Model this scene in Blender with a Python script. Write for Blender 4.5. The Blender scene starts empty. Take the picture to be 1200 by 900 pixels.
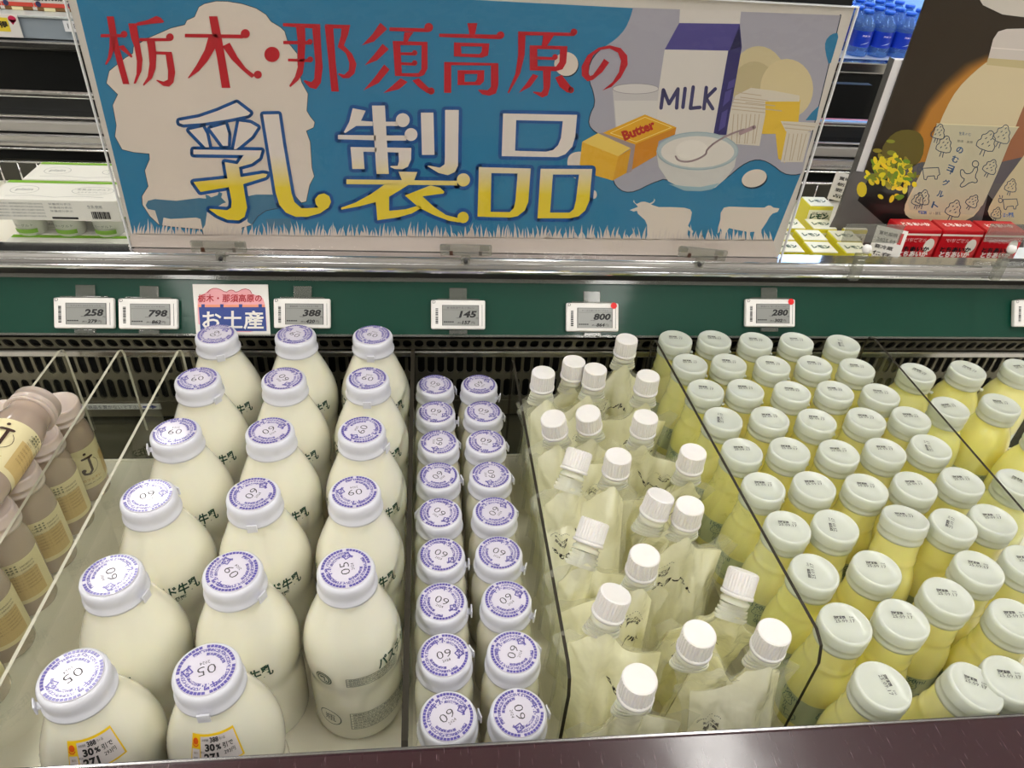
import bpy, bmesh, math, random
from mathutils import Vector, Matrix, noise
from mathutils.geometry import tessellate_polygon
SC = bpy.context.scene
COL = SC.collection
PI = math.pi
rnd = random.Random(7)

# ------------------------------------------------------------------ camera frame (for reading positions off known planes)
FPX = 872.24
RW = ((0.9943, -0.0027, 0.1062), (-0.0867, -0.5994, 0.7958), (0.0615, -0.8005, -0.5962))
CAM = Vector((0, 0, 1.40))

def ray(px, py):
    a, b, c = px - 600, py - 450, FPX
    return Vector([r[0]*a + r[1]*b + r[2]*c for r in RW])

def at_z(px, py, z):
    d = ray(px, py); return CAM + d*((z - CAM.z)/d.z)

def at_y(px, py, y):
    d = ray(px, py); return CAM + d*((y - CAM.y)/d.y)

cd = bpy.data.cameras.new('camera'); cam = bpy.data.objects.new('camera', cd); COL.objects.link(cam)
cd.sensor_width = 36; cd.lens = FPX/1200*36; cd.clip_start = .02; cd.clip_end = 60
cx, cy, cz = [Vector([RW[i][k] for i in range(3)]).normalized() for k in range(3)]
cz = cx.cross(cy).normalized(); cy = cz.cross(cx).normalized()
m = Matrix((( cx.x, -cy.x, -cz.x, CAM.x), (cx.y, -cy.y, -cz.y, CAM.y), (cx.z, -cy.z, -cz.z, CAM.z), (0, 0, 0, 1)))
cam.matrix_world = m
SC.camera = cam

# ------------------------------------------------------------------ materials
def lin(c):
    return tuple(((v/255)/12.92 if v/255 <= .04045 else (((v/255)+.055)/1.055)**2.4) for v in c) + (1,)

def mat(name, rgb, rough=.5, metal=0, coat=0, coat_rough=.05, sss=0, sss_r=(1, .8, .4), sss_s=.01, bump=None, emit=None, spec=.5, alpha=1, trans=0, vary=0, ior=1.45):
    mt = bpy.data.materials.new(name); mt.use_nodes = True
    nt = mt.node_tree; b = nt.nodes['Principled BSDF']; I = b.inputs
    col = lin(rgb)
    I['Base Color'].default_value = col; I['Roughness'].default_value = rough; I['Metallic'].default_value = metal
    I['Coat Weight'].default_value = coat; I['Coat Roughness'].default_value = coat_rough
    I['Specular IOR Level'].default_value = spec; I['IOR'].default_value = ior
    I['Transmission Weight'].default_value = trans
    if sss:
        I['Subsurface Weight'].default_value = sss; I['Subsurface Radius'].default_value = sss_r; I['Subsurface Scale'].default_value = sss_s
    if emit:
        I['Emission Color'].default_value = lin(emit[0]); I['Emission Strength'].default_value = emit[1]
    if vary:
        oi = nt.nodes.new('ShaderNodeObjectInfo'); hs = nt.nodes.new('ShaderNodeHueSaturation'); mr = nt.nodes.new('ShaderNodeMapRange')
        mr.inputs[3].default_value = 1-vary; mr.inputs[4].default_value = 1+vary
        nt.links.new(oi.outputs['Random'], mr.inputs[0]); nt.links.new(mr.outputs[0], hs.inputs['Saturation'])
        hs.inputs['Color'].default_value = col; nt.links.new(hs.outputs[0], I['Base Color'])
    if bump:
        tc = nt.nodes.new('ShaderNodeTexCoord'); mp = nt.nodes.new('ShaderNodeMapping'); n = nt.nodes.new('ShaderNodeTexNoise'); bp = nt.nodes.new('ShaderNodeBump')
        sc = bump[0]; mp.inputs['Scale'].default_value = sc if isinstance(sc, tuple) else (sc, sc, sc)
        n.inputs['Scale'].default_value = 1; n.inputs['Detail'].default_value = 3
        bp.inputs['Strength'].default_value = bump[1]; bp.inputs['Distance'].default_value = bump[2]
        nt.links.new(tc.outputs['Object'], mp.inputs[0]); nt.links.new(mp.outputs[0], n.inputs['Vector']); nt.links.new(n.outputs['Fac'], bp.inputs['Height'])
        nt.links.new(bp.outputs[0], I['Normal'])
        if coat: nt.links.new(bp.outputs[0], I['Coat Normal'])
    return mt

def clear(name, tint=(255, 255, 255), rough=.02, haze=0.0, ior=1.45, bump=None, hazecol=(200, 200, 195)):
    """thin clear plastic: light passes straight through, the outer faces reflect by Fresnel"""
    mt = bpy.data.materials.new(name); mt.use_nodes = True; nt = mt.node_tree; nt.nodes.clear()
    out = nt.nodes.new('ShaderNodeOutputMaterial'); tr = nt.nodes.new('ShaderNodeBsdfTransparent'); gl = nt.nodes.new('ShaderNodeBsdfGlossy')
    fr = nt.nodes.new('ShaderNodeFresnel'); geo = nt.nodes.new('ShaderNodeNewGeometry'); mul = nt.nodes.new('ShaderNodeMath'); sub = nt.nodes.new('ShaderNodeMath')
    mx = nt.nodes.new('ShaderNodeMixShader')
    tr.inputs[0].default_value = lin(tint); gl.inputs['Roughness'].default_value = rough; fr.inputs['IOR'].default_value = ior
    sub.operation = 'SUBTRACT'; sub.inputs[0].default_value = 1; nt.links.new(geo.outputs['Backfacing'], sub.inputs[1])
    mul.operation = 'MULTIPLY'; nt.links.new(fr.outputs[0], mul.inputs[0]); nt.links.new(sub.outputs[0], mul.inputs[1])
    nt.links.new(mul.outputs[0], mx.inputs[0]); nt.links.new(gl.outputs[0], mx.inputs[2])
    base = tr
    if haze:
        df = nt.nodes.new('ShaderNodeBsdfDiffuse'); df.inputs[0].default_value = lin(hazecol); m2 = nt.nodes.new('ShaderNodeMixShader'); m2.inputs[0].default_value = haze
        nt.links.new(tr.outputs[0], m2.inputs[1]); nt.links.new(df.outputs[0], m2.inputs[2]); base = m2
    nt.links.new(base.outputs[0], mx.inputs[1]); nt.links.new(mx.outputs[0], out.inputs[0])
    if bump:
        n = nt.nodes.new('ShaderNodeTexNoise'); tc = nt.nodes.new('ShaderNodeTexCoord'); bp = nt.nodes.new('ShaderNodeBump')
        n.inputs['Scale'].default_value = bump[0]; bp.inputs['Strength'].default_value = bump[1]; bp.inputs['Distance'].default_value = bump[2]
        nt.links.new(tc.outputs['Object'], n.inputs['Vector']); nt.links.new(n.outputs['Fac'], bp.inputs['Height'])
        nt.links.new(bp.outputs[0], gl.inputs['Normal']); nt.links.new(bp.outputs[0], fr.inputs['Normal'])
    return mt

M = dict(
    milk=mat('milk_in_glass', (234, 231, 214), .35, coat=1, coat_rough=.035, sss=.25, sss_s=.006, spec=.3),
    lid=mat('frosted_cap_plastic', (212, 212, 222), .3, coat=.3, coat_rough=.2, sss=.35, sss_s=.006, sss_r=(1, 1, 1)),
    ylid=mat('milky_cap_plastic', (216, 220, 212), .28, coat=.4, coat_rough=.15, sss=.5, sss_s=.008, sss_r=(1, 1, .8)),
    lidfilm=mat('printed_lid_film', (214, 208, 222), .18, coat=.8, coat_rough=.08),
    violet=mat('violet_ink', (92, 82, 160), .35, coat=.5),
    ink=mat('black_ink', (28, 26, 30), .5),
    greyink=mat('grey_ink', (70, 66, 72), .5),
    green=mat('dark_green_ink', (14, 62, 46), .3, coat=.8),
    yogurt=mat('yellow_drinking_yogurt', (255, 248, 168), .32, coat=.8, coat_rough=.06, sss=.45, sss_s=.012, sss_r=(1, .9, .35), vary=.12),
    teal=mat('blue_green_line_print', (58, 104, 112), .4),
    ylabel=mat('clear_sleeve_label', (196, 204, 170), .3, coat=.6),
    pouch=mat('filled_pouch_film', (255, 253, 230), .25, coat=1, coat_rough=.06, bump=(24, .9, .008), vary=.3),
    film=clear('clear_pouch_film', (250, 250, 246), .06, .22, 1.5, (120, .5, .003), (250, 250, 236)),
    spout=mat('milky_spout_plastic', (238, 236, 218), .25, coat=.5, sss=.4, sss_s=.006),
    screwcap=mat('white_screw_cap', (224, 220, 218), .4, sss=.2, sss_s=.004),
    lattecap2=mat('frosted_beige_cap', (196, 180, 170), .28, coat=.5, coat_rough=.12, sss=.3, sss_s=.005),
    latte=mat('coffee_milk', (172, 152, 138), .25, coat=1, sss=.2, sss_s=.004),
    lattecap=clear('frosted_clear_cap', (222, 212, 206), .18, .5, 1.5, None, (214, 200, 194)),
    lattelabel=mat('cream_paper_label', (226, 214, 170), .5),
    tan=mat('tan_ink', (196, 162, 96), .5), brown=mat('brown_ink', (58, 34, 24), .5),
    acrylic=clear('acrylic_panel', (253, 254, 252), .01, .006, 1.5, None, (200, 205, 190)),
    acryl_edge=mat('acrylic_cut_edge', (52, 48, 40), .5, spec=.15),
    acryl_light=mat('pale_acrylic_edge', (190, 186, 168), .15, spec=.8),
    clip=clear('clear_clip_plastic', (226, 226, 222), .08, .14, 1.5),
    tray=mat('tray_plate', (240, 235, 220), .28, metal=.12, coat=.3, bump=(9, .25, .004)),
    traydark=mat('tray_gutter', (112, 110, 92), .25, metal=.7),
    grille=mat('grille_metal', (122, 118, 104), .34, metal=.7),
    dark=mat('dark_cavity', (10, 11, 10), .6),
    greenrail=mat('green_rail', (6, 62, 48), .45, coat=.22, coat_rough=.08, spec=.25, bump=((2, 30, 60), .12, .002)),
    steel=mat('brushed_steel', (176, 174, 174), .24, metal=1, bump=((3, 60, 60), .15, .001)),
    chrome=mat('bright_rail', (214, 214, 216), .12, metal=1),
    greyplastic=mat('grey_rail_plastic', (150, 146, 142), .3, coat=.6),
    darktrim=mat('dark_rail_gap', (52, 50, 48), .4),
    white=mat('white_print', (232, 228, 224), .45),
    tagwhite=mat('tag_casing', (238, 234, 232), .4), lcd=mat('tag_screen', (150, 150, 148), .25),
    red=mat('red_dot', (226, 20, 24), .4),
)

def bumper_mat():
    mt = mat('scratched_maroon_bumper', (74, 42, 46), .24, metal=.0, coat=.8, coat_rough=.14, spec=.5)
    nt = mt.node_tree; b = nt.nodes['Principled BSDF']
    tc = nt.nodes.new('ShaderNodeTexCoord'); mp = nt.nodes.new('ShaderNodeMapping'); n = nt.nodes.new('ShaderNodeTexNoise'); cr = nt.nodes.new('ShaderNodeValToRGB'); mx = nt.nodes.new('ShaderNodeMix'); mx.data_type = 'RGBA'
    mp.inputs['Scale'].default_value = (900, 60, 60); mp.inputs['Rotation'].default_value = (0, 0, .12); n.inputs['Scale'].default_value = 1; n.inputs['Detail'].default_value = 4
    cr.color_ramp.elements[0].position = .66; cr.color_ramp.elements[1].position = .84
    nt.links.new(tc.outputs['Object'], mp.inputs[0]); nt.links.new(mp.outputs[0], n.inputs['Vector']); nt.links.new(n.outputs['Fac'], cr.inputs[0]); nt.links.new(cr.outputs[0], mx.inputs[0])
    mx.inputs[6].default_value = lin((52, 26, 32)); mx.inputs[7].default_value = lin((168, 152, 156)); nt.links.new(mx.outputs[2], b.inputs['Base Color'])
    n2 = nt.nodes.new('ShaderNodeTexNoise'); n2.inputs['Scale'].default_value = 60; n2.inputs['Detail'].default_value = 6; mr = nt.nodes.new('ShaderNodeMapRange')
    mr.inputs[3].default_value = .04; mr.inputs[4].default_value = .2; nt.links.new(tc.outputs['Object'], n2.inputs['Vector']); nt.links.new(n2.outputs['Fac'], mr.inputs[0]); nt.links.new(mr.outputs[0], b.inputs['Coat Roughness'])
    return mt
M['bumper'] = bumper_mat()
def add_translucency(mt, rgb, f):
    nt = mt.node_tree; out = [n for n in nt.nodes if n.type == 'OUTPUT_MATERIAL'][0]; b = nt.nodes['Principled BSDF']; t = nt.nodes.new('ShaderNodeBsdfTranslucent'); m2 = nt.nodes.new('ShaderNodeMixShader')
    t.inputs[0].default_value = lin(rgb); m2.inputs[0].default_value = f
    nt.links.new(b.outputs[0], m2.inputs[1]); nt.links.new(t.outputs[0], m2.inputs[2]); nt.links.new(m2.outputs[0], out.inputs[0])
add_translucency(M['pouch'], (255, 253, 222), .32)
add_translucency(M['yogurt'], (255, 248, 170), .22)
add_translucency(M['ylid'], (236, 238, 226), .25)
add_translucency(M['spout'], (250, 250, 236), .35)
for k_ in ('milk', 'pouch', 'yogurt'): M[k_].node_tree.nodes['Principled BSDF'].inputs['Coat IOR'].default_value = 1.7
_flat = {}
def F(rgb, rough=.45, coat=.0):
    k = (rgb, rough, coat)
    if k not in _flat: _flat[k] = mat('print_%02x%02x%02x' % rgb, rgb, rough, coat=coat)
    return _flat[k]

# ------------------------------------------------------------------ mesh builder
class MB:
    def __init__(s): s.v = []; s.f = []; s.mi = []; s.sm = []; s.mats = []
    def mid(s, m):
        if m not in s.mats: s.mats.append(m)
        return s.mats.index(m)
    def add(s, vs, fs, m, smooth=False):
        o = len(s.v); k = s.mid(m); s.v += [tuple(v) for v in vs]
        for f in fs: s.f.append([i+o for i in f]); s.mi.append(k); s.sm.append(smooth)
    def box(s, a, b, m):
        x0, y0, z0 = a; x1, y1, z1 = b
        vs = [(x0,y0,z0),(x1,y0,z0),(x1,y1,z0),(x0,y1,z0),(x0,y0,z1),(x1,y0,z1),(x1,y1,z1),(x0,y1,z1)]
        s.add(vs, [(0,3,2,1),(4,5,6,7),(0,1,5,4),(1,2,6,5),(2,3,7,6),(3,0,4,7)], m)
    def rbox(s, a, b, m, r=.002, seg=2):
        bm = bmesh.new(); bmesh.ops.create_cube(bm, size=1)
        c = [(a[i]+b[i])/2 for i in range(3)]; d = [b[i]-a[i] for i in range(3)]
        for v in bm.verts: v.co = Vector([c[i]+v.co[i]*d[i] for i in range(3)])
        bmesh.ops.bevel(bm, geom=bm.edges[:], offset=min(r, .45*min(abs(q) for q in d)), segments=seg, affect='EDGES', profile=.5)
        bm.verts.index_update(); s.add([v.co[:] for v in bm.verts], [[v.index for v in f.verts] for f in bm.faces], m, False); bm.free()
    def lathe(s, prof, m, n=40, c=(0, 0), smooth=True, closed_top=True, closed_bot=True):
        vs = []; fs = []
        for r, z in prof:
            for k in range(n): a = 2*PI*k/n; vs.append((c[0]+r*math.cos(a), c[1]+r*math.sin(a), z))
        for i in range(len(prof)-1):
            for k in range(n): k2 = (k+1) % n; fs.append((i*n+k, i*n+k2, (i+1)*n+k2, (i+1)*n+k))
        s.add(vs, fs, m, smooth)
        if closed_bot: s.add([vs[k] for k in range(n)], [list(range(n))[::-1]], m, False)
        if closed_top: s.add([vs[(len(prof)-1)*n+k] for k in range(n)], [list(range(n))], m, False)
    def tube(s, pts, r, m, n=8):
        vs = []; fs = []; P = [Vector(p) for p in pts]
        for i, p in enumerate(P):
            t = (P[min(i+1, len(P)-1)] - P[max(i-1, 0)]).normalized(); u = t.cross(Vector((0, 0, 1)) if abs(t.z) < .9 else Vector((1, 0, 0))).normalized(); w = t.cross(u)
            for k in range(n): a = 2*PI*k/n; vs.append(p + u*r*math.cos(a) + w*r*math.sin(a))
        for i in range(len(P)-1):
            for k in range(n): k2 = (k+1) % n; fs.append((i*n+k, i*n+k2, (i+1)*n+k2, (i+1)*n+k))
        fs += [list(range(n))[::-1], [(len(P)-1)*n+k for k in range(n)]]
        s.add(vs, fs, m, True)
    def poly(s, loops, m, fn):
        """2-D polygon (outer loop + holes) mapped by fn(x,y) -> 3-D, facing the side fn's caller sees"""
        L = [[Vector((p[0], p[1], 0)) for p in l] for l in loops]
        tri = tessellate_polygon(L); flat = [p for l in L for p in l]
        s.add([fn(p.x, p.y) for p in flat], [list(t) for t in tri], m)
    def build(s, name, parent=None, autosmooth=True):
        me = bpy.data.meshes.new(name); me.from_pydata(s.v, [], s.f)
        for m in s.mats: me.materials.append(m)
        me.polygons.foreach_set('material_index', s.mi); me.polygons.foreach_set('use_smooth', s.sm); me.update()
        o = bpy.data.objects.new(name, me); COL.objects.link(o); o.parent = parent
        return o

def tag(o, label=None, cat=None, group=None, kind=None):
    if label: o['label'] = label
    if cat: o['category'] = cat
    if group: o['group'] = group
    if kind: o['kind'] = kind
    return o
def empty(name, loc=(0, 0, 0), rz=0, rot=None):
    o = bpy.data.objects.new(name, None); COL.objects.link(o); o.location = loc; o.rotation_euler = rot or (0, 0, rz); o.empty_display_size = .01
    return o
def kids(o): return [c for c in COL.objects if c.parent == o]
def copy_tree(o, parent=None, _c=None):
    c = o.copy(); COL.objects.link(c); c.parent = parent
    for ch in kids(o): copy_tree(ch, c)
    return c

# ------------------------------------------------------------------ text as flat meshes
_tc = {}
def text2d(s, size=1, bold=0, shear=0, res=2, spacing=1):
    k = (s, bold, shear, res, spacing)
    if k not in _tc:
        c = bpy.data.curves.new('t', 'FONT'); c.body = s; c.resolution_u = res; c.offset = bold; c.shear = shear; c.space_character = spacing
        o = bpy.data.objects.new('t', c); COL.objects.link(o)
        me = bpy.data.meshes.new_from_object(o.evaluated_get(bpy.context.evaluated_depsgraph_get()))
        vs = [(v.co.x, v.co.y) for v in me.vertices]; fs = [list(p.vertices) for p in me.polygons]
        bpy.data.objects.remove(o); bpy.data.curves.remove(c); bpy.data.meshes.remove(me)
        if vs:
            x0 = min(v[0] for v in vs); x1 = max(v[0] for v in vs); y0 = min(v[1] for v in vs); y1 = max(v[1] for v in vs)
        else: x0 = x1 = y0 = y1 = 0
        _tc[k] = (vs, fs, (x0, x1, y0, y1))
    vs, fs, (x0, x1, y0, y1) = _tc[k]
    return [((x-(x0+x1)/2)*size, (y-(y0+y1)/2)*size) for x, y in vs], fs, ((x1-x0)*size, (y1-y0)*size)
def put_text(mb, s, m, fn, cx=0, cy=0, size=None, width=None, height=None, rot=0, **kw):
    vs, fs, (w, h) = text2d(s, 1, **kw)
    if not vs: return
    sx = sy = size or 1
    if width: sx = sy = width/w
    if height:
        sy = height/h
        if not width: sx = sy
    ca, sa = math.cos(rot), math.sin(rot)
    mb.add([fn(cx + ca*x*sx - sa*y*sy, cy + sa*x*sx + ca*y*sy) for x, y in vs], fs, m)
def slice_flat(vs, fs, step):
    bm = bmesh.new(); bv = [bm.verts.new((x, y, 0)) for x, y in vs]
    for f in fs:
        try: bm.faces.new([bv[i] for i in f])
        except ValueError: pass
    x0 = min(v[0] for v in vs); x1 = max(v[0] for v in vs); x = x0+step
    while x < x1:
        bmesh.ops.bisect_plane(bm, geom=bm.verts[:]+bm.edges[:]+bm.faces[:], plane_co=(x, 0, 0), plane_no=(1, 0, 0)); x += step
    bm.verts.index_update(); r = [(v.co.x, v.co.y) for v in bm.verts], [[v.index for v in f.verts] for f in bm.faces]; bm.free()
    return r
def ribbon2d(pts, w, closed=False):
    """round-jointed stroke as quads and discs"""
    vs = []; fs = []; n = len(pts); segs = [(pts[i], pts[(i+1) % n]) for i in range(n if closed else n-1)]
    for (a, b) in segs:
        dx, dy = b[0]-a[0], b[1]-a[1]; l = math.hypot(dx, dy) or 1; nx, ny = -dy/l*w/2, dx/l*w/2; o = len(vs)
        vs += [(a[0]+nx, a[1]+ny), (a[0]-nx, a[1]-ny), (b[0]-nx, b[1]-ny), (b[0]+nx, b[1]+ny)]; fs.append((o, o+1, o+2, o+3))
    for p in pts:
        o = len(vs); vs += [(p[0]+w/2*math.cos(k*PI/4), p[1]+w/2*math.sin(k*PI/4)) for k in range(8)]; fs.append(tuple(range(o, o+8)))
    return vs, fs
def smooth_loop(pts, it=2, closed=True):
    for _ in range(it):
        q = []; n = len(pts)
        for i in range(n if closed else n-1):
            a, b = pts[i], pts[(i+1) % n]
            q += [(a[0]*.75+b[0]*.25, a[1]*.75+b[1]*.25), (a[0]*.25+b[0]*.75, a[1]*.25+b[1]*.75)]
        pts = q if closed else [pts[0]] + q + [pts[-1]]
    return pts
def disc2d(cx, cy, r, ry=None, n=28, rot=0):
    ry = ry or r; ca, sa = math.cos(rot), math.sin(rot)
    return [(cx + r*math.cos(2*PI*k/n)*ca - ry*math.sin(2*PI*k/n)*sa, cy + r*math.cos(2*PI*k/n)*sa + ry*math.sin(2*PI*k/n)*ca) for k in range(n)]
def wrap(prof, z0, eps=.0004, a0=0.0, rref=None):
    """map (s, t) onto a surface of revolution: s arc length about the front, t height about z0"""
    ps = sorted(prof, key=lambda p: p[1])
    def rad(z):
        for (r1, a), (r2, b) in zip(ps, ps[1:]):
            if a <= z <= b: return r1 + (r2-r1)*((z-a)/((b-a) or 1))
        return ps[0][0] if z < ps[0][1] else ps[-1][0]
    rr = rref or rad(z0)
    def fn(s, t):
        a = s/rr + a0; z = z0+t; r = rad(z)+eps
        return (r*math.sin(a), -r*math.cos(a), z)
    return fn
def wrap_text(mb, s, m, fn, cx, cy, step=.004, size=None, width=None, height=None, rot=0, **kw):
    vs, fs, (w, h) = text2d(s, 1, **kw); sx = sy = size or 1
    if width: sx = sy = width/w
    if height:
        sy = height/h
        if not width: sx = sy
    vs = [(x*sx, y*sy) for x, y in vs]
    if rot: vs = [(x*math.cos(rot)-y*math.sin(rot), x*math.sin(rot)+y*math.cos(rot)) for x, y in vs]
    vs, fs = slice_flat([(x+cx, y+cy) for x, y in vs], fs, step)
    mb.add([fn(x, y) for x, y in vs], fs, m)

def smooth_prof(pts, it=2):
    for _ in range(it):
        q = [pts[0]]
        for a, b in zip(pts, pts[1:]):
            q += [(a[0]*.75+b[0]*.25, a[1]*.75+b[1]*.25), (a[0]*.25+b[0]*.75, a[1]*.25+b[1]*.75)]
        q.append(pts[-1]); pts = q
    return pts

# ------------------------------------------------------------------ room
def struct(name, a, b, m):
    mb = MB(); mb.box(a, b, m); return tag(mb.build(name), kind='structure')
FLR = mat('shop_floor', (168, 162, 150), .25, coat=.3, bump=(3, .1, .002)); CEIL = mat('ceiling_tile', (214, 214, 208), .8); WALL = mat('dark_shop_wall', (60, 60, 58), .7); WALL2 = mat('pale_shop_wall', (206, 204, 196), .7)
struct('floor', (-9, -6, -.1), (9, 9, 0), FLR); struct('ceiling', (-9, -6, 3.2), (9, 9, 3.3), CEIL)
struct('wall_back', (-9, 8.9, 0), (9, 9, 3.2), WALL); struct('wall_front', (-9, -6, 0), (9, -5.9, 3.2), WALL2)
struct('wall_left', (-9, -5.9, 0), (-8.9, 8.9, 3.2), WALL2); struct('wall_right', (8.9, -5.9, 0), (9, 8.9, 3.2), WALL2)
LAMP = mat('lamp_diffuser', (255, 255, 255), .5, emit=((252, 250, 244), 20)); LB = mat('lamp_housing', (235, 235, 235), .4)
lamp0 = None
for i, (lx, ly) in enumerate([(x, y) for x in (-7.6, -4.4, -1.2, .95, 4.2, 7.4) for y in (-4.4, -1.9, .6, 3.1, 5.6)]):
    if lamp0 is None:
        lamp0 = empty('ceiling_light'); mb = MB(); mb.rbox((-.14, -1.2, -.05), (.14, 1.2, 0), LB, .01); mb.tube([(0, .4, -.01), (0, .4, .3)], .004, LB); mb.tube([(0, -.4, -.01), (0, -.4, .3)], .004, LB); mb.build('housing', lamp0)
        mb = MB(); mb.box((-.11, -1.18, -.062), (.11, 1.18, -.0505), LAMP); mb.build('diffuser', lamp0); o = lamp0
    else: o = copy_tree(lamp0)
    o.location = (lx, ly, 2.9)
    tag(o, 'long white strip lamp hung under the shop ceiling above the cases', 'ceiling light', 'strip lamps on the shop ceiling')

# ------------------------------------------------------------------ display case
XL, XR = -1.05, 1.45
case = tag(empty('refrigerated_display_case', (0, 0, 0)), 'long open chilled display case with green price rail and steel tray holding the milk bottles', 'display case')
mb = MB(); mb.box((XL, .262, .66), (XR, .767, .699), M['tray'])
for i in range(-3, 5): mb.box((i*.28+.02, .262, .6985), (i*.28+.024, .767, .7), M['traydark'])
mb.build('tray_floor', case)
mb = MB(); mb.box((XL, .767, .66), (XR, .872, .692), M['traydark']); mb.box((XL, .767, .69), (XR, .771, .7), M['tray']); mb.build('tray_gutter', case)

def slot_plate(name, x0, pitch, n, z0, z1, slot_h, rows, fn, m, sw=.70):
    """perforated plate: a grid of cells, each with a rounded slot cut through it"""
    mb = MB(); ch = (z1-z0)/rows; K = 4; hw = pitch*sw/2
    for r in range(rows):
        zc = z0+ch*(r+.5)
        for i in range(n):
            xc = x0+pitch*(i+.5); hl = slot_h/2-hw; inner = []
            for k in range(K+1): a = PI*k/K; inner.append((xc+hw*math.cos(a), zc+hl+hw*math.sin(a)))
            for k in range(K+1): a = PI+PI*k/K; inner.append((xc+hw*math.cos(a), zc-hl+hw*math.sin(a)))
            outer = []
            for (x, z) in inner:
                dx, dz = x-xc, z-zc
                s = min((pitch/2)/abs(dx) if abs(dx) > 1e-9 else 1e9, (ch/2)/abs(dz) if abs(dz) > 1e-9 else 1e9); outer.append((xc+dx*s, zc+dz*s))
            # add cell corners
            N = len(inner); vs = [fn(*p) for p in inner]+[fn(*p) for p in outer]; fs = []
            for k in range(N):
                k2 = (k+1) % N; fs.append((k, k2, N+k2, N+k))
            co = [(xc+pitch/2, zc+ch/2), (xc-pitch/2, zc+ch/2), (xc-pitch/2, zc-ch/2), (xc+pitch/2, zc-ch/2)]
            for q in co:
                best = sorted(range(N), key=lambda k: min(math.hypot(outer[k][0]-q[0], outer[k][1]-q[1]), 9))
                k = None
                for j in range(N):
                    p1, p2 = outer[j], outer[(j+1) % N]
                    on_v = lambda p: abs(abs(p[0]-xc)-pitch/2) < 1e-7
                    on_h = lambda p: abs(abs(p[1]-zc)-ch/2) < 1e-7
                    if ((p1[0]-xc)*(q[0]-xc) > -1e-9 and (p2[0]-xc)*(q[0]-xc) > -1e-9 and (p1[1]-zc)*(q[1]-zc) > -1e-9 and (p2[1]-zc)*(q[1]-zc) > -1e-9
                            and ((on_v(p1) and on_h(p2) and not on_v(p2)) or (on_h(p1) and on_v(p2) and not on_v(p1)))):
                        k = j
                if k is not None:
                    o = len(vs); vs.append(fn(*q)); fs.append((N+k, N+(k+1) % N, o))
            mb.add(vs, fs, m)
            # slot walls give the sheet a thickness
            vs2 = [fn(*p) for p in inner]; back = [(v[0], v[1]+.003, v[2]) for v in vs2]
            mb.add(vs2+back, [(k, (k+1) % N, N+(k+1) % N, N+k) for k in range(N)], m)
    return mb.build(name, case)
P_ = .0137; NC = int((XR-XL)/P_)
GY = .862
slot_plate('lower_grille', XL, P_, NC, .726, .812, .0335, 2, lambda x, z: (x, GY, z), M['grille'])
slot_plate('upper_grille', XL, P_*1.15, int(NC/1.15), .0, .030, .021, 1, lambda x, s: (x, .838+s*.35, .848-s*.8+.0), M['grille'], .74)
mb = MB(); mb.box((XL, GY-.002, .70), (XR, GY+.003, .726), M['grille']); mb.rbox((XL, .8445, .8125), (XR, GY+.002, .823), M['steel'], .002); mb.build('grille_frame', case)
mb = MB(); mb.box((XL, .885, .66), (XR, .89, .93), M['dark']); mb.box((XL, .772, .655), (XR, .885, .66), M['dark']); mb.build('air_duct', case)
# green rail and its neighbours
TA = math.radians(35); RY, RZ = .828, .8600; ru = Vector((0, math.sin(TA), math.cos(TA))); rn_ = Vector((0, -math.cos(TA), math.sin(TA)))
def tilt_box(mb, u0, u1, n0, n1, m, x0=XL, x1=XR):
    P = [Vector((x, RY, RZ)) + ru*u + rn_*n for n in (n1, n0) for x, u in ((x0, u0), (x1, u0), (x1, u1), (x0, u1))]
    mb.add(P, [(0, 1, 2, 3), (7, 6, 5, 4), (0, 4, 5, 1), (1, 5, 6, 2), (2, 6, 7, 3), (3, 7, 4, 0)], m)
mb = MB(); tilt_box(mb, 0, .0715, -.004, 0, M['greenrail']); mb.build('green_price_rail', case)
mb = MB(); tilt_box(mb, .0695, .0745, .0003, .006, M['clip']); mb.build('clear_rail_channel', case); mb = MB(); tilt_box(mb, -.002, .001, .0003, .004, M['clip']); mb.build('clear_lower_lip', case)
mb = MB(); mb.box((XL, .873, .915), (XR, .883, .9372), M['darktrim']); mb.build('rail_recess', case)
mb = MB(); mb.rbox((XL, .853, .9375), (XR, .861, .9435), M['chrome'], .002); mb.rbox((XL, .861, .9375), (XR, .870, .9505), M['greyplastic'], .002); mb.rbox((XL, .868, .9475), (XR, .896, .9525), M['chrome'], .0025)
mb.build('chrome_top_rail', case)
# clear retaining strip leaning against the top rail
mb = MB()
for z in (.9425, .9485): mb.tube([(XL, .858, z), (XR, .858, z)], .0006, M['chrome'], 6)
mb.build('rail_trim_line', case)
# front bumper and skirt
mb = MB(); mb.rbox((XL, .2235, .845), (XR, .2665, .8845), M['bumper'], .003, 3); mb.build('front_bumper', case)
mb = MB(); mb.rbox((XL, .2655, .66), (XR, .2685, .883), M['steel'], .001); mb.build('inner_front_lip', case)
mb = MB(); mb.rbox((XL, .19, .835), (XR, .2225, .868), M['steel'], .004); mb.build('lower_front_trim', case)
mb = MB(); mb.box((XL, .20, .05), (XR, .262, .835), F((120, 118, 112))); mb.box((XL, .262, .05), (XR, 1.28, .65), F((60, 60, 58))); mb.build('case_body', case)
# rear deck
mb = MB(); mb.box((XL, .90, .845), (XR, 1.30, .865), M['tray']); mb.build('rear_deck', case)
mb = MB(); mb.box((XL, 1.30, .66), (XR, 1.31, .90), F((60, 58, 50)))
for z, r in ((.905, .0025), (.927, .0022)): mb.tube([(XL, 1.285, z), (XR, 1.285, z)], r, M['chrome'])
x = XL
while x < XR: mb.tube([(x, 1.285, .86), (x, 1.285, .905)], .0015, M['chrome'], 6); x += .03
mb.build('rear_wire_guard', case)
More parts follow.
